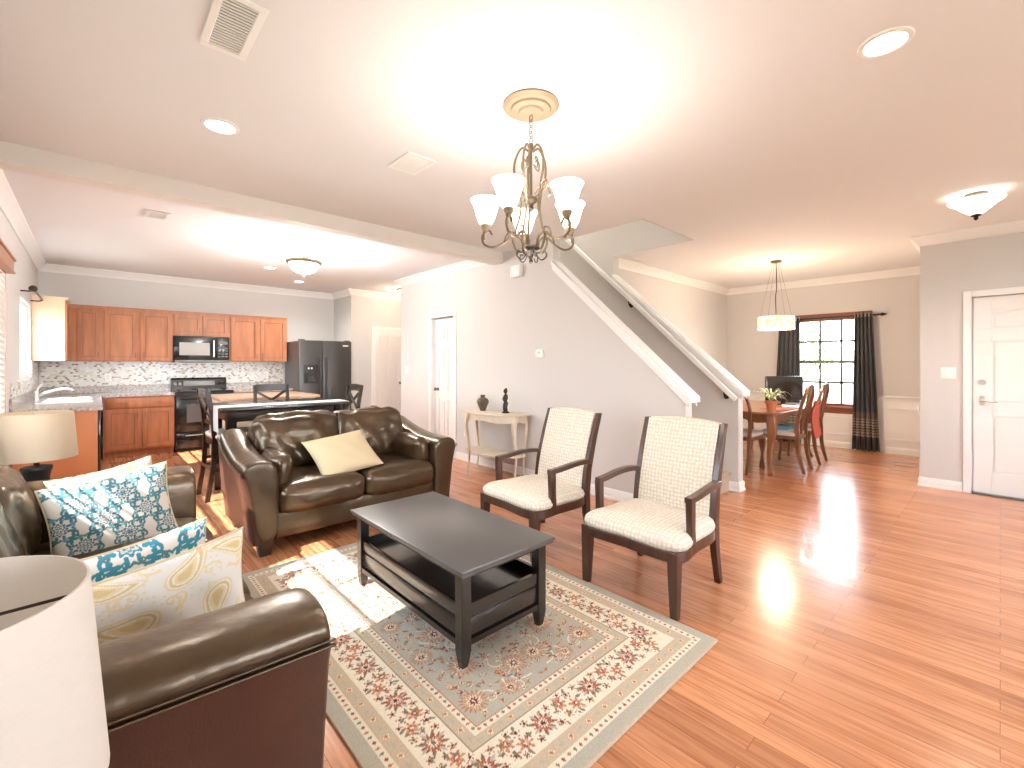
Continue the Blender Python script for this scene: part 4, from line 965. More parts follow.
def grid_mesh(name, P, fz, m, thick=.012):
    nx, ny = P.nx, P.ny; co = np.stack([P.X-P.w/2, P.Y-P.h/2, fz(P)], -1).reshape(-1, 3)
    idx = np.arange(nx*ny).reshape(ny, nx); q = np.stack([idx[:-1, :-1], idx[:-1, 1:], idx[1:, 1:], idx[1:, :-1]], -1).reshape(-1, 4)
    rim = np.concatenate([idx[0, :-1], idx[:-1, -1], idx[-1, ::-1][:-1], idx[::-1, 0][:-1]]); n0 = len(co)
    low = co[rim].copy(); low[:, 2] = 0; co2 = np.concatenate([co, low]); k = len(rim); r2 = np.arange(k); rn = (r2+1) % k
    sides = np.stack([rim[r2], n0+r2, n0+rn, rim[rn]], -1)
    F = np.concatenate([q, sides]); me = bpy.data.meshes.new(name)
    me.vertices.add(len(co2)); me.vertices.foreach_set('co', co2.ravel().astype(np.float32)); me.loops.add(F.size); me.loops.foreach_set('vertex_index', F.ravel().astype(np.int32))
    me.polygons.add(len(F)); me.polygons.foreach_set('loop_start', np.arange(len(F), dtype=np.int32)*4); me.update(calc_edges=True)
    ca = me.color_attributes.new('Col', 'FLOAT_COLOR', 'POINT'); C = np.ones((len(co2), 4), np.float32); C[:n0, :3] = P.C.reshape(-1, 3); C[n0:, :3] = P.C.reshape(-1, 3)[rim]
    ca.data.foreach_set('color', C.ravel()); me.materials.append(M[m]); me.validate()
    o = bpy.data.objects.new(name, me); COL.objects.link(o); return o
P = rug_paint()
rug = grid_mesh('area_rug', P, lambda P: np.full(P.X.shape, .011), 'rug')
tag(rug, 'sage and ivory floral border rug under the coffee table', 'rug'); rug.location = (1.43, 2.09, 0.0005)

TEAL, TEAL2, PIV = (.05, .145, .17), (.10, .22, .25), (.56, .50, .42)
def damask(w, h, sc=1, seed=0, off=(0, 0), pale=False):
    P = Paint(w, h, .0028, PIV if not pale else (.74, .72, .68)); T = TEAL if not pale else (.05, .26, .36)
    s = .20*sc
    for j in range(-1, int(h/(s*.62))+3):
        for i in range(-1, int(w/s)+3):
            x = off[0]+(i+.5*(j % 2))*s; y = off[1]+j*s*.62
            for k in range(8):
                a = k*PI/4+PI/8; tn = 1 if k % 2 else -1
                P.curl(x+.040*sc*math.cos(a), y+.040*sc*math.sin(a), a+tn*.5, 0.043*sc, -tn, .0066*sc, T, 40, 1.55)
            for k in range(4):
                a = k*PI/2; P.curl(x+.055*sc*math.cos(a), y+.055*sc*math.sin(a), a+.6, .026*sc, 1, .0045*sc, TEAL2, 30, 1.6); P.curl(x+.055*sc*math.cos(a), y+.055*sc*math.sin(a), a-.6, .026*sc, -1, .0045*sc, T, 30, 1.6)
            P.flower(x, y, .036*sc, 8, (T, PIV, T, PIV), 0, .18); P.flower(x, y, .018*sc, 4, (T, PIV, T, PIV), 0, .35)
    return P
def paisley(w, h):
    P = Paint(w, h, .003, (.66, .64, .60)); G, G2, WH = (.58, .45, .23), (.66, .55, .34), (.70, .67, .62)
    def drop(x, y, a, L, bend, c):
        ca, sa = math.cos(a), math.sin(a)
        def f(X, Y):
            u = (X*ca+Y*sa)/L+.33; v = (-X*sa+Y*ca)/L-bend*np.clip(u-.25, 0, 2)**2
            return (u > 0) & (u < 1) & (np.abs(v) < .62*np.sqrt(np.clip(u, 0, 1))*(1-np.clip(u, 0, 1))**.8), c
        P.put(x, y, L*1.2, f)
    rg = random.Random(9)
    for k in range(34): P.curl(rg.uniform(0, w), rg.uniform(0, h), rg.uniform(0, 6), .055, rg.choice((-1, 1)), .0055, G2, 34, 1.7)
    for j, (x, y, a, L, bd) in enumerate(((.10, .13, .5, .20, .8), (.33, .10, 2.4, .17, -.8), (.44, .28, 4.0, .20, .8), (.20, .30, 3.4, .19, -.8), (.05, .36, 1.2, .15, .8), (.34, .42, .3, .18, .8), (.53, .12, 1.3, .15, -.8), (.13, .47, 5.6, .15, .8), (.52, .45, 2.2, .15, .8))):
        for k, c in zip((1.0, .88, .78, .62, .52, .34), (G2, WH, G, WH, G2, G)): drop(x, y, a, L*k, bd, c)
        for k in range(22):
            t = k/22*2*PI; P.disc(x+L*.62*math.cos(t), y+L*.52*math.sin(t), .0045, G2)
        P.curl(x+.5*L*math.cos(a+1.6), y+.5*L*math.sin(a+1.6), a, .05, 1, .005, G2, 30, 1.6)
    return P
def pillow(name, label, w, h, T, center, right, up, P=None, m='printed', cat='throw pillow', group=None, piping=None):
    r = Vector(right).normalized(); n = r.cross(Vector(up)).normalized(); u = n.cross(r).normalized()
    nu = 60 if P is None else P.nx-1; nv = 60 if P is None else P.ny-1; nu, nv = min(nu, 190), min(nv, 190)
    U, V = np.meshgrid(np.linspace(-1, 1, nu+1), np.linspace(-1, 1, nv+1))
    t = (np.clip(1-U**2, 0, 1)*np.clip(1-V**2, 0, 1))**.42*T/2
    wrk = .004*np.sin(U*9+V*5)*(1-U**2)*(1-V**2)
    px = U*w/2*(1-.09*(1-V**2)); py = V*h/2*(1-.09*(1-U**2))
    co = []; 
    for sg in (1, -1): co.append(np.stack([px, py, sg*t+wrk], -1).reshape(-1, 3))
    co = np.concatenate(co); n1 = (nu+1)*(nv+1); idx = np.arange(n1).reshape(nv+1, nu+1)
    q = np.stack([idx[:-1, :-1], idx[:-1, 1:], idx[1:, 1:], idx[1:, :-1]], -1).reshape(-1, 4)
    F = np.concatenate([q, q[:, ::-1]+n1]); me = bpy.data.meshes.new(name)
    me.vertices.add(len(co)); me.vertices.foreach_set('co', co.ravel().astype(np.float32)); me.loops.add(F.size); me.loops.foreach_set('vertex_index', F.ravel().astype(np.int32))
    me.polygons.add(len(F)); me.polygons.foreach_set('loop_start', np.arange(len(F), dtype=np.int32)*4); me.update(calc_edges=True)
    if P is not None:
        ii = np.clip(((U+1)/2*(P.nx-1)).round().astype(int), 0, P.nx-1); jj = np.clip(((V+1)/2*(P.ny-1)).round().astype(int), 0, P.ny-1); C1 = P.C[jj, ii].reshape(-1, 3)
        ca = me.color_attributes.new('Col', 'FLOAT_COLOR', 'POINT'); C = np.ones((len(co), 4), np.float32); C[:, :3] = np.concatenate([C1, C1]); ca.data.foreach_set('color', C.ravel())
    me.materials.append(M[m]); me.polygons.foreach_set('use_smooth', [True]*len(F)); me.validate()
    bm = bmesh.new(); bm.from_mesh(me); bmesh.ops.remove_doubles(bm, verts=bm.verts, dist=.0004); bm.to_mesh(me); bm.free()
    o = bpy.data.objects.new(name, me); COL.objects.link(o)
    Mx = Matrix((( r.x, u.x, n.x, center[0]), (r.y, u.y, n.y, center[1]), (r.z, u.z, n.z, center[2]), (0, 0, 0, 1)))
    o.matrix_world = Mx; tag(o, label, cat, group)
    if piping:
        b = B(); pts = []
        for k in range(40):
            s_ = k/10; e = int(s_); f = (s_-e)*2-1
            uu, vv = [(f, -1), (1, f), (-f, 1), (-1, -f)][e]; pts.append((uu*w/2*(1-.09*(1-vv**2)), vv*h/2*(1-.09*(1-uu**2)), 0))
        b.tube(pts, .005, 6, True).build('piping', piping, o)
    return o
g = 'throw pillows on the long sofa'
pillow('throw_pillow', 'teal damask print pillow upright at the far end of the sofa', .47, .38, .13, (.07, 2.86, .625), (1, .12, .12), (-.08, .16, 1), damask(.48, .40, .85, 0, (.2, .2)), group=g, piping='beige')
pillow('throw_pillow', 'cream pillow peeking out behind the far teal damask pillow', .40, .38, .12, (.06, 3.02, .635), (1, .10, .16), (-.05, .2, 1), paisley(.46, .46), group=g, piping='beige')
pillow('throw_pillow', 'pale teal print pillow behind the gold paisley pillow', .48, .36, .12, (.10, 1.95, .57), (1, .35, .03), (0, .14, 1), damask(.5, .42, 1.2, 1, (.12, .28), True), group=g, piping='beige')
pillow('throw_pillow', 'cream pillow with gold paisley print nearest the near sofa arm', .54, .38, .12, (.145, 1.74, .555), (1, .30, .05), (0, .10, 1), paisley(.55, .5), group=g, piping='beige')
pillow('throw_pillow', 'plain pale yellow pillow lying on the loveseat seat', .52, .44, .15, (1.52, 3.70, .60), (1, .05, .10), (-.12, .85, .6), None, 'beige')

# ------------------------------------------------------------------ coffee table
o = thing('coffee_table', 'espresso wood coffee table with a tray shelf on the rug', 'coffee table', (1.43, 2.10, 0))
zr = .012; x0, x1, y0, y1 = 1.165, 1.695, 1.575, 2.63
B().box(x0-.03, x1+.03, y0-.04, y1+.035, .445, .462, .006).box(x0-.02, x1+.02, y0-.03, y1+.025, .432, .447, .004).build('top', 'darktop_reflect', o, world=True)
w = .052
for lx in (x0+w/2, x1-w/2):
    for ly in (y0+w/2, y1-w/2): B().legs([(lx, ly, zr), (lx, ly, zr+.07), (lx, ly, .432)], [(w*.62, w*.62), (w, w), (w, w)]).build('leg', 'dark', o, world=True, bev=.003)
B().box(x0+w, x1-w, y0+.012, y0+.03, .40, .432).box(x0+w, x1-w, y1-.03, y1-.012, .40, .432).box(x0+.012, x0+.03, y0+w, y1-w, .40, .432).box(x1-.03, x1-.012, y0+w, y1-w, .40, .432).build('apron', 'dark', o, world=True)
b = B().box(x0+.035, x1-.035, y0+.035, y1-.035, .225, .24)
b.box(x0+.010, x0+.028, y0+w, y1-w, .235, .29, .003).box(x1-.028, x1-.010, y0+w, y1-w, .235, .29, .003).box(x0+w, x1-w, y0+.010, y0+.028, .235, .285, .003).box(x0+w, x1-w, y1-.028, y1-.010, .235, .29, .003)
b.box(x0+.016, x0+.028, y0+w, y1-w, .222, .235).box(x1-.028, x1-.016, y0+w, y1-w, .222, .235).box(x0+w, x1-w, y0+.016, y0+.028, .222, .235).box(x0+w, x1-w, y1-.028, y1-.016, .222, .235)
b.build('tray_shelf', 'dark', o, world=True)
for (a0, a1, c0, c1) in ((x0+.010, x0+.028, y0+w, y1-w), (x1-.028, x1-.010, y0+w, y1-w), (x0+w, x1-w, y0+.010, y0+.028), (x0+w, x1-w, y1-.028, y1-.010)):
    B().box(a0, a1, c0, c1, .142, .222, .003).build('side_panel', 'dark', o, world=True)
b = B().box(x0+.004, x0+.04, y0+w, y1-w, .105, .13).box(x1-.04, x1-.004, y0+w, y1-w, .105, .13).box(x0+w, x1-w, y0+.004, y0+.04, .105, .13).box(x0+w, x1-w, y1-.04, y1-.004, .105, .13).box(x0+.03, x1-.03, y0+.03, y1-.03, .13, .142)
b.build('bottom_rail', 'dark', o, world=True)

# ------------------------------------------------------------------ armchairs (face -y)
def armchair(label):
    o = thing('armchair', label, 'armchair', (0, 0, 0), 0, 'pair of upholstered armchairs')
    for s in (-1, 1):
        B().leg((s*.288, -.27, 0), (.040, .040), (s*.282, -.265, .355), (.062, .062)).build('leg', 'walnut', o, bev=.003)
        B().legs([(s*.268, .315, 0), (s*.265, .27, .22), (s*.262, .262, .38), (s*.262, .285, .56), (s*.264, .345, .78), (s*.266, .41, .965)], [(.036, .040), (.040, .052), (.042, .058), (.038, .058), (.034, .052), (.030, .044)]).build('leg', 'walnut', o, bev=.003)
        B().legs([(s*.302, -.115, .31), (s*.302, -.12, .45), (s*.302, -.125, .595)], [(.036, .050), (.034, .046), (.038, .048)]).build('arm_post', 'walnut', o, bev=.003)
        pts = catmull([(s*.298, -.147, .598), (s*.300, -.05, .604), (s*.300, .08, .618), (s*.290, .21, .622), (s*.274, .30, .612)], 4)
        B().bar(pts, (.042, .032)).build('armrest', 'walnut', o, bev=.003)
    fr = [(-.30, -.28), (0, -.295), (.30, -.28), (.31, -.05), (.275, .24), (0, .245), (-.275, .24), (-.31, -.05)]
    lp = catmull([(*p, 0) for p in fr], 5, True); 
    def ring(k, z): return [(p.x*k, p.y*k-.0, z) for p in lp]
    B().loft([ring(1.0, .298), ring(1.0, .356)]).build('seat_frame', 'walnut', o, bev=.004)
    b = B(); prof = [(.985, .357), (1.0, .370), (1.0, .385), (.98, .402), (.92, .420), (.78, .436), (.5, .448), (.25, .453), (.02, .454)]
    b.loft([ring(k, z) for k, z in prof]); b.build('seat', 'weave', o, smooth=180, uv=True)
    # upholstered back
    def yb(z): return .265+(max(0, z-.42)/.545)**1.3*.145
    secs = []
    zz = [.415+.55*i/10 for i in range(11)]; xs = [-.243+.486*i/12 for i in range(13)]
    fg = []; bgk = []
    for z in zz:
        t = (z-.415)/.55
        fg.append([(x, yb(z)-.030-.016*(1-(x/.243)**2)*math.sin(PI*min(1, max(.02, t))), z+.018*(1-(x/.243)**2)*t) for x in xs]); bgk.append([(x, yb(z)+.022, z+.018*(1-(x/.243)**2)*t) for x in xs[::-1]])
    B().loft([f+g_ for f, g_ in zip(fg, bgk)]).build('backrest', 'weave', o, smooth=50, uv=True, bev=.004)
    B().box(-.245, .245, .245, .275, .385, .412).build('back_rail', 'walnut', o, bev=.003)
    return o
ac = armchair('cream woven armchair nearer the camera, right of the pair')
ac.location = (2.505, 1.445, 0); ac.rotation_euler = (0, 0, -PI/2)
dup(ac, (2.455, 2.385, 0), -PI/2-math.radians(4), 'cream woven armchair farther back beside the console table')

# ------------------------------------------------------------------ console table
o = thing('console_table', 'cream painted console table with curved legs against the stair wall', 'console table', (3.6, 4.15, 0))
def clip(l): return [(min(p.x, 3.755), p.y) for p in l]
top = [(3.755, 4.78), (3.60, 4.76), (3.42, 4.68), (3.40, 4.52), (3.36, 4.30), (3.385, 4.05), (3.43, 3.90), (3.54, 3.72), (3.62, 3.70), (3.755, 3.70)]
tl = clip(catmull([(*p, 0) for p in top], 4))
B().prism(tl, 'z', .735, .752).build('top', 'cream', o, world=True, bev=.005)
ctr = Vector((3.60, 4.18))
sm = [(ctr.x+(p[0]-ctr.x)*.88 if p[0] < 3.74 else 3.74, ctr.y+(p[1]-ctr.y)*.9) for p in tl]
b = B(); ap = sm
for i in range(len(ap)-1):
    if ap[i][0] > 3.7 and ap[i+1][0] > 3.7: continue
    a, c_ = Vector(ap[i]), Vector(ap[i+1]); n_ = Vector((-(c_-a).y, (c_-a).x))
    if n_.length < 1e-6: continue
    n_ = n_.normalized()*.008; t1 = i/(len(ap)-1); t2 = (i+1)/(len(ap)-1); d1_ = .67-.025*abs(math.cos(t1*PI*3)); d2_ = .67-.025*abs(math.cos(t2*PI*3))
    b.hexa([(a.x-n_.x, a.y-n_.y, d1_), (c_.x-n_.x, c_.y-n_.y, d2_), (c_.x+n_.x, c_.y+n_.y, d2_), (a.x+n_.x, a.y+n_.y, d1_), (a.x-n_.x, a.y-n_.y, .735), (c_.x-n_.x, c_.y-n_.y, .735), (c_.x+n_.x, c_.y+n_.y, .735), (a.x+n_.x, a.y+n_.y, .735)])
b.build('apron', 'cream', o, world=True)
for lx, ly, dx, dy in ((3.40, 4.47, -1, .3), (3.56, 3.79, -1, -.4), (3.70, 4.66, -.1, .8), (3.71, 3.80, -.1, -.5)):
    prof = [(.0, 0, .022), (.005, .04, .018), (-.012, .15, .020), (-.010, .30, .026), (.018, .48, .034), (.034, .60, .042), (.018, .69, .046), (.01, .735, .04)]
    d_ = Vector((dx, dy)).normalized()
    B().legs(catmull([(lx+d_.x*f, ly+d_.y*f, z) for f, z, w_ in prof], 3), [(q, q) for q in np.interp(np.arange(22)/3, range(8), [p[2] for p in prof])]).build('leg', 'cream', o, world=True, smooth=60)
sh = [(ctr.x+(p[0]-ctr.x)*.86 if p[0] < 3.74 else 3.73, ctr.y+(p[1]-ctr.y)*.86) for p in tl]
B().prism(sh, 'z', .25, .265).build('lower_shelf', 'cream', o, world=True, bev=.003)
v = B().lathe([(.001, 0), (.032, 0), (.036, .01), (.052, .05), (.074, .10), (.076, .125), (.062, .150), (.030, .165), (.026, .175), (.030, .19), (.032, .198), (.022, .196), (.018, .17), (.001, .165)], (3.60, 4.43, .7525), 24).build('vase', 'vase')
tag(v, 'small round bronze vase on the cream console table', 'vase')
f = B(); fx_, fy_, fz_ = 3.62, 4.02, .7525
f.box(fx_-.03, fx_+.03, fy_-.035, fy_+.035, fz_, fz_+.02, .004)
for s in (-1, 1): f.tube(catmull([(fx_, fy_+s*.015, fz_+.02), (fx_-.01, fy_+s*.018, fz_+.07), (fx_+.006, fy_+s*.014, fz_+.13)], 3), [.016, .017, .018, .016, .018, .020, .020], 10)
f.tube(catmull([(fx_, fy_, fz_+.12), (fx_-.006, fy_, fz_+.17), (fx_, fy_, fz_+.215), (fx_, fy_, fz_+.235)], 3), [.024, .023, .022, .021, .023, .025, .024, .016, .011, .012], 12)
for s in (-1, 1): f.tube(catmull([(fx_, fy_+s*.026, fz_+.21), (fx_-.01, fy_+s*.036, fz_+.17), (fx_-.024, fy_+s*.008, fz_+.15)], 3), .009, 8)
f.ball((fx_-.004, fy_, fz_+.262), .026, 14, 1.2).ball((fx_-.028, fy_, fz_+.258), .006)
f.ball((fx_+.004, fy_, fz_+.285), .016)
tag(f.build('figurine', 'darkmetal'), 'slim dark standing figurine on the console table', 'figurine')

# ------------------------------------------------------------------ end tables and lamps
def end_table(label, x, y, s=.46, h=.53):
    o = thing('end_table', label, 'end table', (x, y, 0), 0, 'dark end tables'); q = s/2
    B().box(-q, q, -q, q, h-.025, h, .005).build('top', 'dark', o)
    for sx in (-1, 1):
        for sy in (-1, 1): B().leg((sx*(q-.04), sy*(q-.04), 0), (.03, .03), (sx*(q-.04), sy*(q-.04), h-.025), (.045, .045)).build('leg', 'dark', o)
    B().box(-q+.03, q-.03, -q+.03, q-.03, .15, .165).build('shelf', 'dark', o)
    B().box(-q+.04, q-.04, -q+.03, -q+.045, h-.09, h-.025).box(-q+.04, q-.04, q-.045, q-.03, h-.09, h-.025).box(-q+.03, -q+.045, -q+.04, q-.04, h-.09, h-.025).box(q-.045, q-.03, -q+.04, q-.04, h-.09, h-.025).build('apron', 'dark', o)
def table_lamp(label, x, y, z, m, group, r0=.175, r1=.155, zb=.27, hs=.26):
    o = thing('table_lamp', label, 'table lamp', (x, y, z), 0, group)
    B().lathe([(.001, 0), (.075, 0), (.078, .012), (.06, .025), (.052, .04), (.055, .16), (.062, .195), (.068, .208), (.066, .222), (.03, .228), (.001, .229)], seg=24).build('base', 'blackm', o)
    B().lathe([(.001, .18), (.014, .182), (.012, .27), (.016, .28), (.016, .33), (.001, .335)], seg=12).build('stem', 'darkmetal', o)
    B().lathe([(r0, zb), (r1, zb+hs), (r1-.003, zb+hs), (r0-.003, zb), (r0, zb)], seg=56, cap=False).build('lamp_shade', m, o, smooth=60)
    b = B()
    for k in range(3):
        a = 2*PI*k/3-.35; b.cyl((0, 0, zb+hs-.03), ((r1-.004)*math.cos(a), (r1-.004)*math.sin(a), zb+hs-.008), .0022, 6)
    b.build('spider', 'darkmetal', o)
    B().lathe([(.001, .335), (.014, .34), (.028, .38), (.030, .40), (.02, .43), (.001, .44)], seg=14).build('bulb', 'plastic', o)
end_table('dark end table in the corner between sofa and loveseat', -.27, 3.80)
end_table('dark end table beside the near arm of the sofa', -.22, .86, .44)
table_lamp('far lamp with tan linen shade in the sofa corner', -.24, 3.76, .53, 'shadetan', 'matching table lamps')
table_lamp('near lamp with large ivory drum shade at the lower left', -.158, .838, .53, 'shade', 'matching table lamps')

# ------------------------------------------------------------------ dining set
def dchair(label, group='carved dining chairs'):
    o = thing('dining_chair', label, 'dining chair', (0, 0, 0), 0, group)
    for s in (-1, 1):
        B().legs(catmull([(s*.20, -.20, 0), (s*.205, -.205, .05), (s*.195, -.19, .18), (s*.205, -.20, .33), (s*.20, -.195, .43)], 3), [(q, q) for q in np.interp(np.arange(13)/3, range(5), [.035, .026, .028, .045, .05])]).build('leg', 'chairwood', o, smooth=60)
        B().legs(catmull([(s*.17, .27, 0), (s*.175, .215, .22), (s*.18, .20, .44), (s*.185, .20, .58), (s*.20, .245, .80), (s*.16, .29, .98)], 3), [(q, q*1.2) for q in np.interp(np.arange(16)/3, range(6), [.028, .032, .038, .032, .03, .028])]).build('leg', 'chairwood', o, smooth=60)
    B().bar(catmull([(-.16, .29, .975), (-.12, .30, 1.03), (-.05, .305, 1.05), (0, .305, 1.06), (.05, .305, 1.05), (.12, .30, 1.03), (.16, .29, .975)], 3), (.028, .05)).build('top_rail', 'chairwood', o, smooth=60)
    sp = [(.05, .46), (.035, .52), (.05, .60), (.075, .68), (.05, .78), (.035, .86), (.06, .95), (.08, 1.03)]
    def yb(z): return .20+max(0, z-.58)*.235
    B().loft([[(-w_, yb(z)-.006, z), (w_, yb(z)-.006, z), (w_, yb(z)+.008, z), (-w_, yb(z)+.008, z)] for w_, z in sp]).build('splat', 'chairwood', o)
    B().prism([(-.235, -.22), (.235, -.22), (.20, .21), (-.20, .21)], 'z', .40, .445).build('seat_frame', 'chairwood', o, bev=.006)
    B().soft((0, -.01, .465), (.42, .40, .06), .028, (0, 0, .015), 8).build('seat', 'seatpad', o, smooth=180)
    return o
dc = dchair('carved dining chair at the near right side, closest to the table corner')
dc.location = (6.54, 1.90, 0); dc.rotation_euler = (0, 0, PI)
dup(dc, (7.27, 1.90, 0), PI, 'carved dining chair at the near side of the table, closest to the curtain')
dup(dc, (6.05, 2.25, 0), PI/2, 'carved dining chair at the table end beside the stair wall')
dup(dc, (6.55, 3.05, 0), 0, 'carved dining chair on the far side, left of the monitor')
dup(dc, (7.25, 3.05, 0), 0, 'carved dining chair on the far side, right of the monitor')
o = thing('dining_table', 'cherry dining table with cabriole legs by the window', 'dining table', (6.8, 2.25, 0))
tp = catmull([(5.86, 1.90, 0), (5.95, 1.78, 0), (6.4, 1.75, 0), (7.2, 1.75, 0), (7.65, 1.78, 0), (7.74, 1.90, 0), (7.76, 2.25, 0), (7.74, 2.64, 0), (7.65, 2.80, 0), (7.2, 2.84, 0), (6.4, 2.84, 0), (5.95, 2.80, 0), (5.86, 2.64, 0), (5.84, 2.25, 0)], 4, True)
B().prism([(p.x, p.y) for p in tp], 'z', .735, .762).build('top', 'cherry', o, world=True, bev=.006)
def scal(n, a, b_): return [(a+(b_-a)*i/n, .66-.045*abs(math.cos(PI*i/n))**3+(.02*math.cos(4*PI*i/n))) for i in range(n+1)]
b = B()
for yy in (1.85, 2.68): b.prism(scal(20, 5.97, 7.63)+[(7.63, .735), (5.97, .735)], 'y', yy, yy+.02)
for xx in (5.96, 7.62): b.prism(scal(16, 1.87, 2.68)+[(2.68, .735), (1.87, .735)], 'x', xx, xx+.02)
b.build('apron', 'cherry', o, world=True)
for lx, sx in ((5.97, -1), (7.63, 1)):
    for ly, sy in ((1.87, -1), (2.68, 1)):
        d_ = Vector((sx, sy)).normalized(); pf = [(.0, 0, .06), (.0, .03, .06), (-.03, .12, .045), (-.02, .32, .055), (.025, .52, .085), (.02, .63, .10), (0, .735, .09)]
        B().legs(catmull([(lx+d_.x*f_, ly+d_.y*f_, z) for f_, z, w_ in pf], 3), [(q, q) for q in np.interp(np.arange(19)/3, range(7), [p[2] for p in pf])]).build('leg', 'cherry', o, world=True, smooth=60, bev=.008)
# things on the dining table
PX, PY = 6.03, 1.885
o = thing('potted_plant', 'spider plant in a terracotta pot at the near table corner', 'potted plant', (PX, PY, .762))
B().lathe([(.001, 0), (.045, 0), (.062, .105), (.072, .106), (.074, .135), (.064, .136), (.060, .118), (.001, .118)], seg=20).build('pot', 'terracotta', o)
B().lathe([(.001, .119), (.060, .119)], seg=16, cap=False).build('soil', 'soil', o)
b = B(); rr = random.Random(4)
for k in range(22):
    a = k*2.4; L = rr.uniform(.12, .26); hgt = rr.uniform(.06, .16); w_ = .009; c_, s_ = math.cos(a), math.sin(a); ring = []
    for i in range(7):
        t = i/6; r = L*t; z = .12+hgt*math.sin(t*2.3)*1.2-.04*t*t; ww = w_*math.sin(PI*min(1, .15+t*.85))**.6+.0006
        ring.append([(c_*r-s_*ww, s_*r+c_*ww, z), (c_*r, s_*r, z-.003), (c_*r+s_*ww, s_*r-c_*ww, z), (c_*r, s_*r, z+.0015)])
    b.loft(ring)
b.build('leaves', 'leaf', o, smooth=60)
MXp, MYp = 7.22, 2.08
o = thing('computer_monitor', 'black flat monitor standing on the dining table', 'monitor', (MXp, MYp, .762), -math.atan2(.6794, .7337)+.12)
B().box(-.285, .285, .0, .035, .06, .405, .006).build('housing', 'black', o)
B().box(-.27, .27, -.002, .0, .085, .39).build('screen', 'black', o)
B().box(-.03, .03, .03, .05, .0, .14).build('stand_neck', 'blackm', o)
B().box(-.12, .12, -.06, .11, 0, .012, .004).build('stand_base', 'blackm', o)
tag(B().prism([(6.25, 1.86), (6.66, 1.82), (6.68, 2.05), (6.28, 2.10)], 'z', .7625, .765).build('placemat', 'red'), 'red placemat lying beside the potted plant', 'placemat')
o = tag(B().box(-.14, .14, -.10, .10, 0, .018, .002).build('paper_stack', 'paper'), 'low stack of white papers on the table before the monitor', 'papers'); o.location = (6.84, 1.90, .7625); o.rotation_euler = (0, 0, .35)
tag(B().box(6.40, 6.66, 1.82, 2.02, .4885, .545, .004).build('folder_stack', 'blue'), 'blue folder lying on the nearer dining chair seat', 'folder')
# red cloth draped over a dining chair back
secs = []
for i in range(10):
    t = i/9; k = 1-t; z = .87-.45*t; wd = .03+.075*min(1, t*2.2); yc = 1.605+.03*math.sin(t*3); n_ = 14; ring = []
    for q in range(n_):
        a = 2*PI*q/n_; rr_ = 1+.18*math.sin(a*4+1)*min(1, t*3); ring.append((6.755+.045*min(1, t*2)+wd*rr_*math.cos(a), yc-.02+(.03+.012*t)*rr_*math.sin(a), z+.02*math.sin(a*3)*(t > .95)))
    secs.append(ring)
tag(B().loft(secs).build('red_cloth', 'red', smooth=60), 'bunched red cloth hanging between the two near dining chairs', 'cloth')
# curtains
def curtain(label, yc_top, wt, yc_bot, wb, zt=2.13):
    o = thing('curtain', label, 'curtain', (XD-.10, yc_bot, 0), 0, 'charcoal curtains at the dining window')
    n = 60; secs = []
    for i in range(13):
        t = i/12; z = zt-(zt-.02)*t; yc = yc_top+(yc_bot-yc_top)*t; w_ = wt+(wb-wt)*t; am = .028+.012*t; fr = []; bk = []
        for k in range(n+1):
            u = k/n; ph = u*2*PI*5; fr.append((XD-.10-am*math.cos(ph)-.002, yc+(u-.5)*w_+.006*math.sin(ph*2), z)); bk.append((XD-.10-am*math.cos(ph)+.003, yc+(u-.5)*w_+.006*math.sin(ph*2), z))
        secs.append(fr+bk[::-1])
    B().loft(secs).build('panel', 'curtain', o, world=True, smooth=180)
    b = B()
    for k in range(5):
        yy = yc_top+((k+.5)/5-.5)*wt; pts = [(XD-.10+.026*math.cos(a), yy, 2.085+.026*math.sin(a)) for a in [2*PI*j/12 for j in range(12)]]; b.tube(pts, .004, 6, True)
    b.build('grommets', 'darkmetal', o, world=True); return o
curtain('charcoal curtain with striped hem right of the dining window', 1.42, .22, 1.39, .34)
curtain('charcoal curtain left of the dining window behind the monitor', 2.42, .30, 2.46, .42)
rd = thing('curtain_rod', 'long black curtain rod with pointed finials over dining window', 'curtain rod', (XD-.10, 1.9, 2.085))
B().cyl((XD-.10, 1.26, 2.085), (XD-.10, 2.62, 2.085), .013, 12).build('rod', 'darkmetal', rd, world=True)
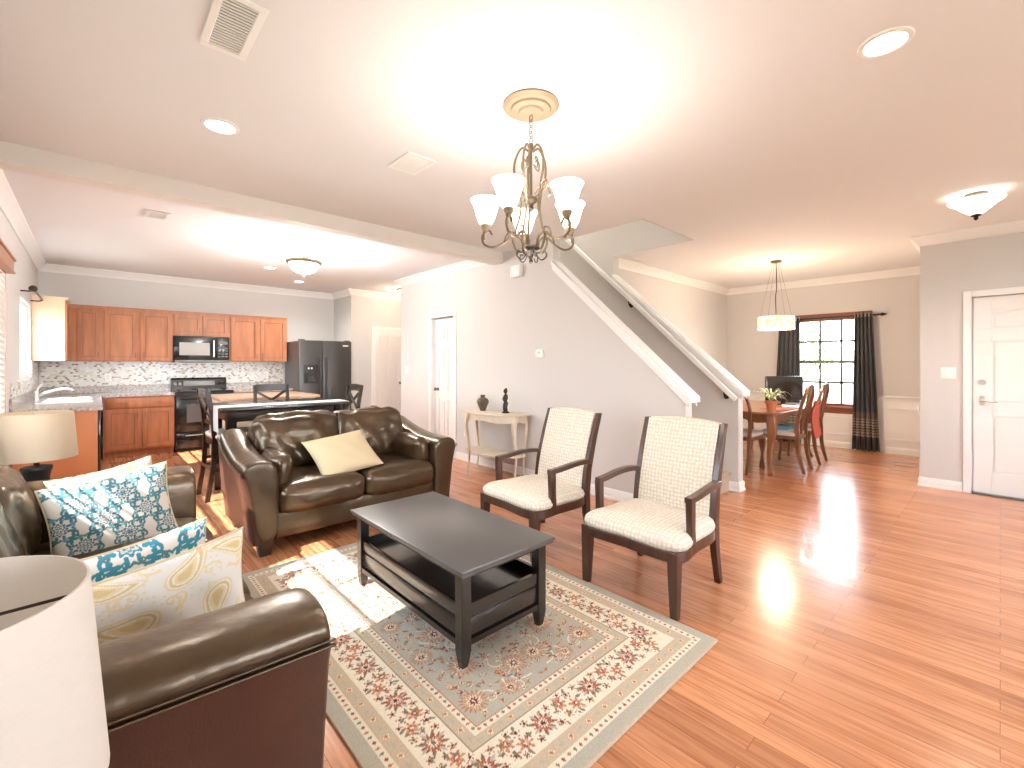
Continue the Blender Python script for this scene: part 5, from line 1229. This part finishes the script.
for s, yy in ((-1, 1.26), (1, 2.62)): B().tube([(XD-.10, yy, 2.085), (XD-.10, yy+s*.02, 2.085), (XD-.10, yy+s*.03, 2.085), (XD-.10, yy+s*.06, 2.085), (XD-.10, yy+s*.12, 2.085)], [.016, .02, .012, .028, .002], 12).build('finial', 'darkmetal', rd, world=True)
for yy in (1.285, 2.585): B().tube([(XD, yy, 2.06), (XD-.06, yy, 2.06), (XD-.10, yy, 2.075)], .007).build('bracket', 'darkmetal', rd, world=True)

# ------------------------------------------------------------------ outdoors
struct('ground_lawn', B().box(-30, 60, -30, 40, -.5, -.3), 'grass')
def bush(name, label, cat, x, y, r, h, trunk=0, n=900, seed=0, group=None):
    o = thing(name, label, cat, (x, y, -.3), 0, group); rg = random.Random(seed); b = B()
    for i in range(n):
        a, c_ = rg.uniform(0, 2*PI), rg.uniform(-1, 1); q = (1-c_*c_)**.5; rr_ = rg.uniform(.55, 1)
        p = Vector((r*q*math.cos(a)*rr_, r*q*math.sin(a)*rr_, trunk+h/2+h/2*c_*rr_)); s_ = rg.uniform(.04, .09)*(1+r*.4)
        d1_ = Vector((rg.uniform(-1, 1), rg.uniform(-1, 1), rg.uniform(-1, 1))).normalized(); d2_ = d1_.orthogonal().normalized()
        b.bm.faces.new([b.bm.verts.new(p+d1_*s_), b.bm.verts.new(p+d2_*s_*.5), b.bm.verts.new(p-d1_*s_), b.bm.verts.new(p-d2_*s_*.5)])
    b.build('foliage', 'shrub', o, smooth=0)
    B().tube([(0, 0, 0), (.02, .01, trunk*.6+.1), (0, 0, trunk+h*.5)], [.03+r*.04, .025+r*.03, .01], 8).build('trunk', 'bark', o)
bush('garden_shrub', 'leafy shrub outside the dining window, lower left pane', 'shrub', 12.6, 3.3, .55, .9, seed=1)
bush('garden_shrub', 'leafy shrub outside the dining window, lower right pane', 'shrub', 10.8, 2.0, .45, .85, seed=2)
bush('garden_tree', 'green tree beyond the lawn outside the dining window', 'tree', 24, 6.5, 1.7, 2.3, 1.0, 1800, 3)
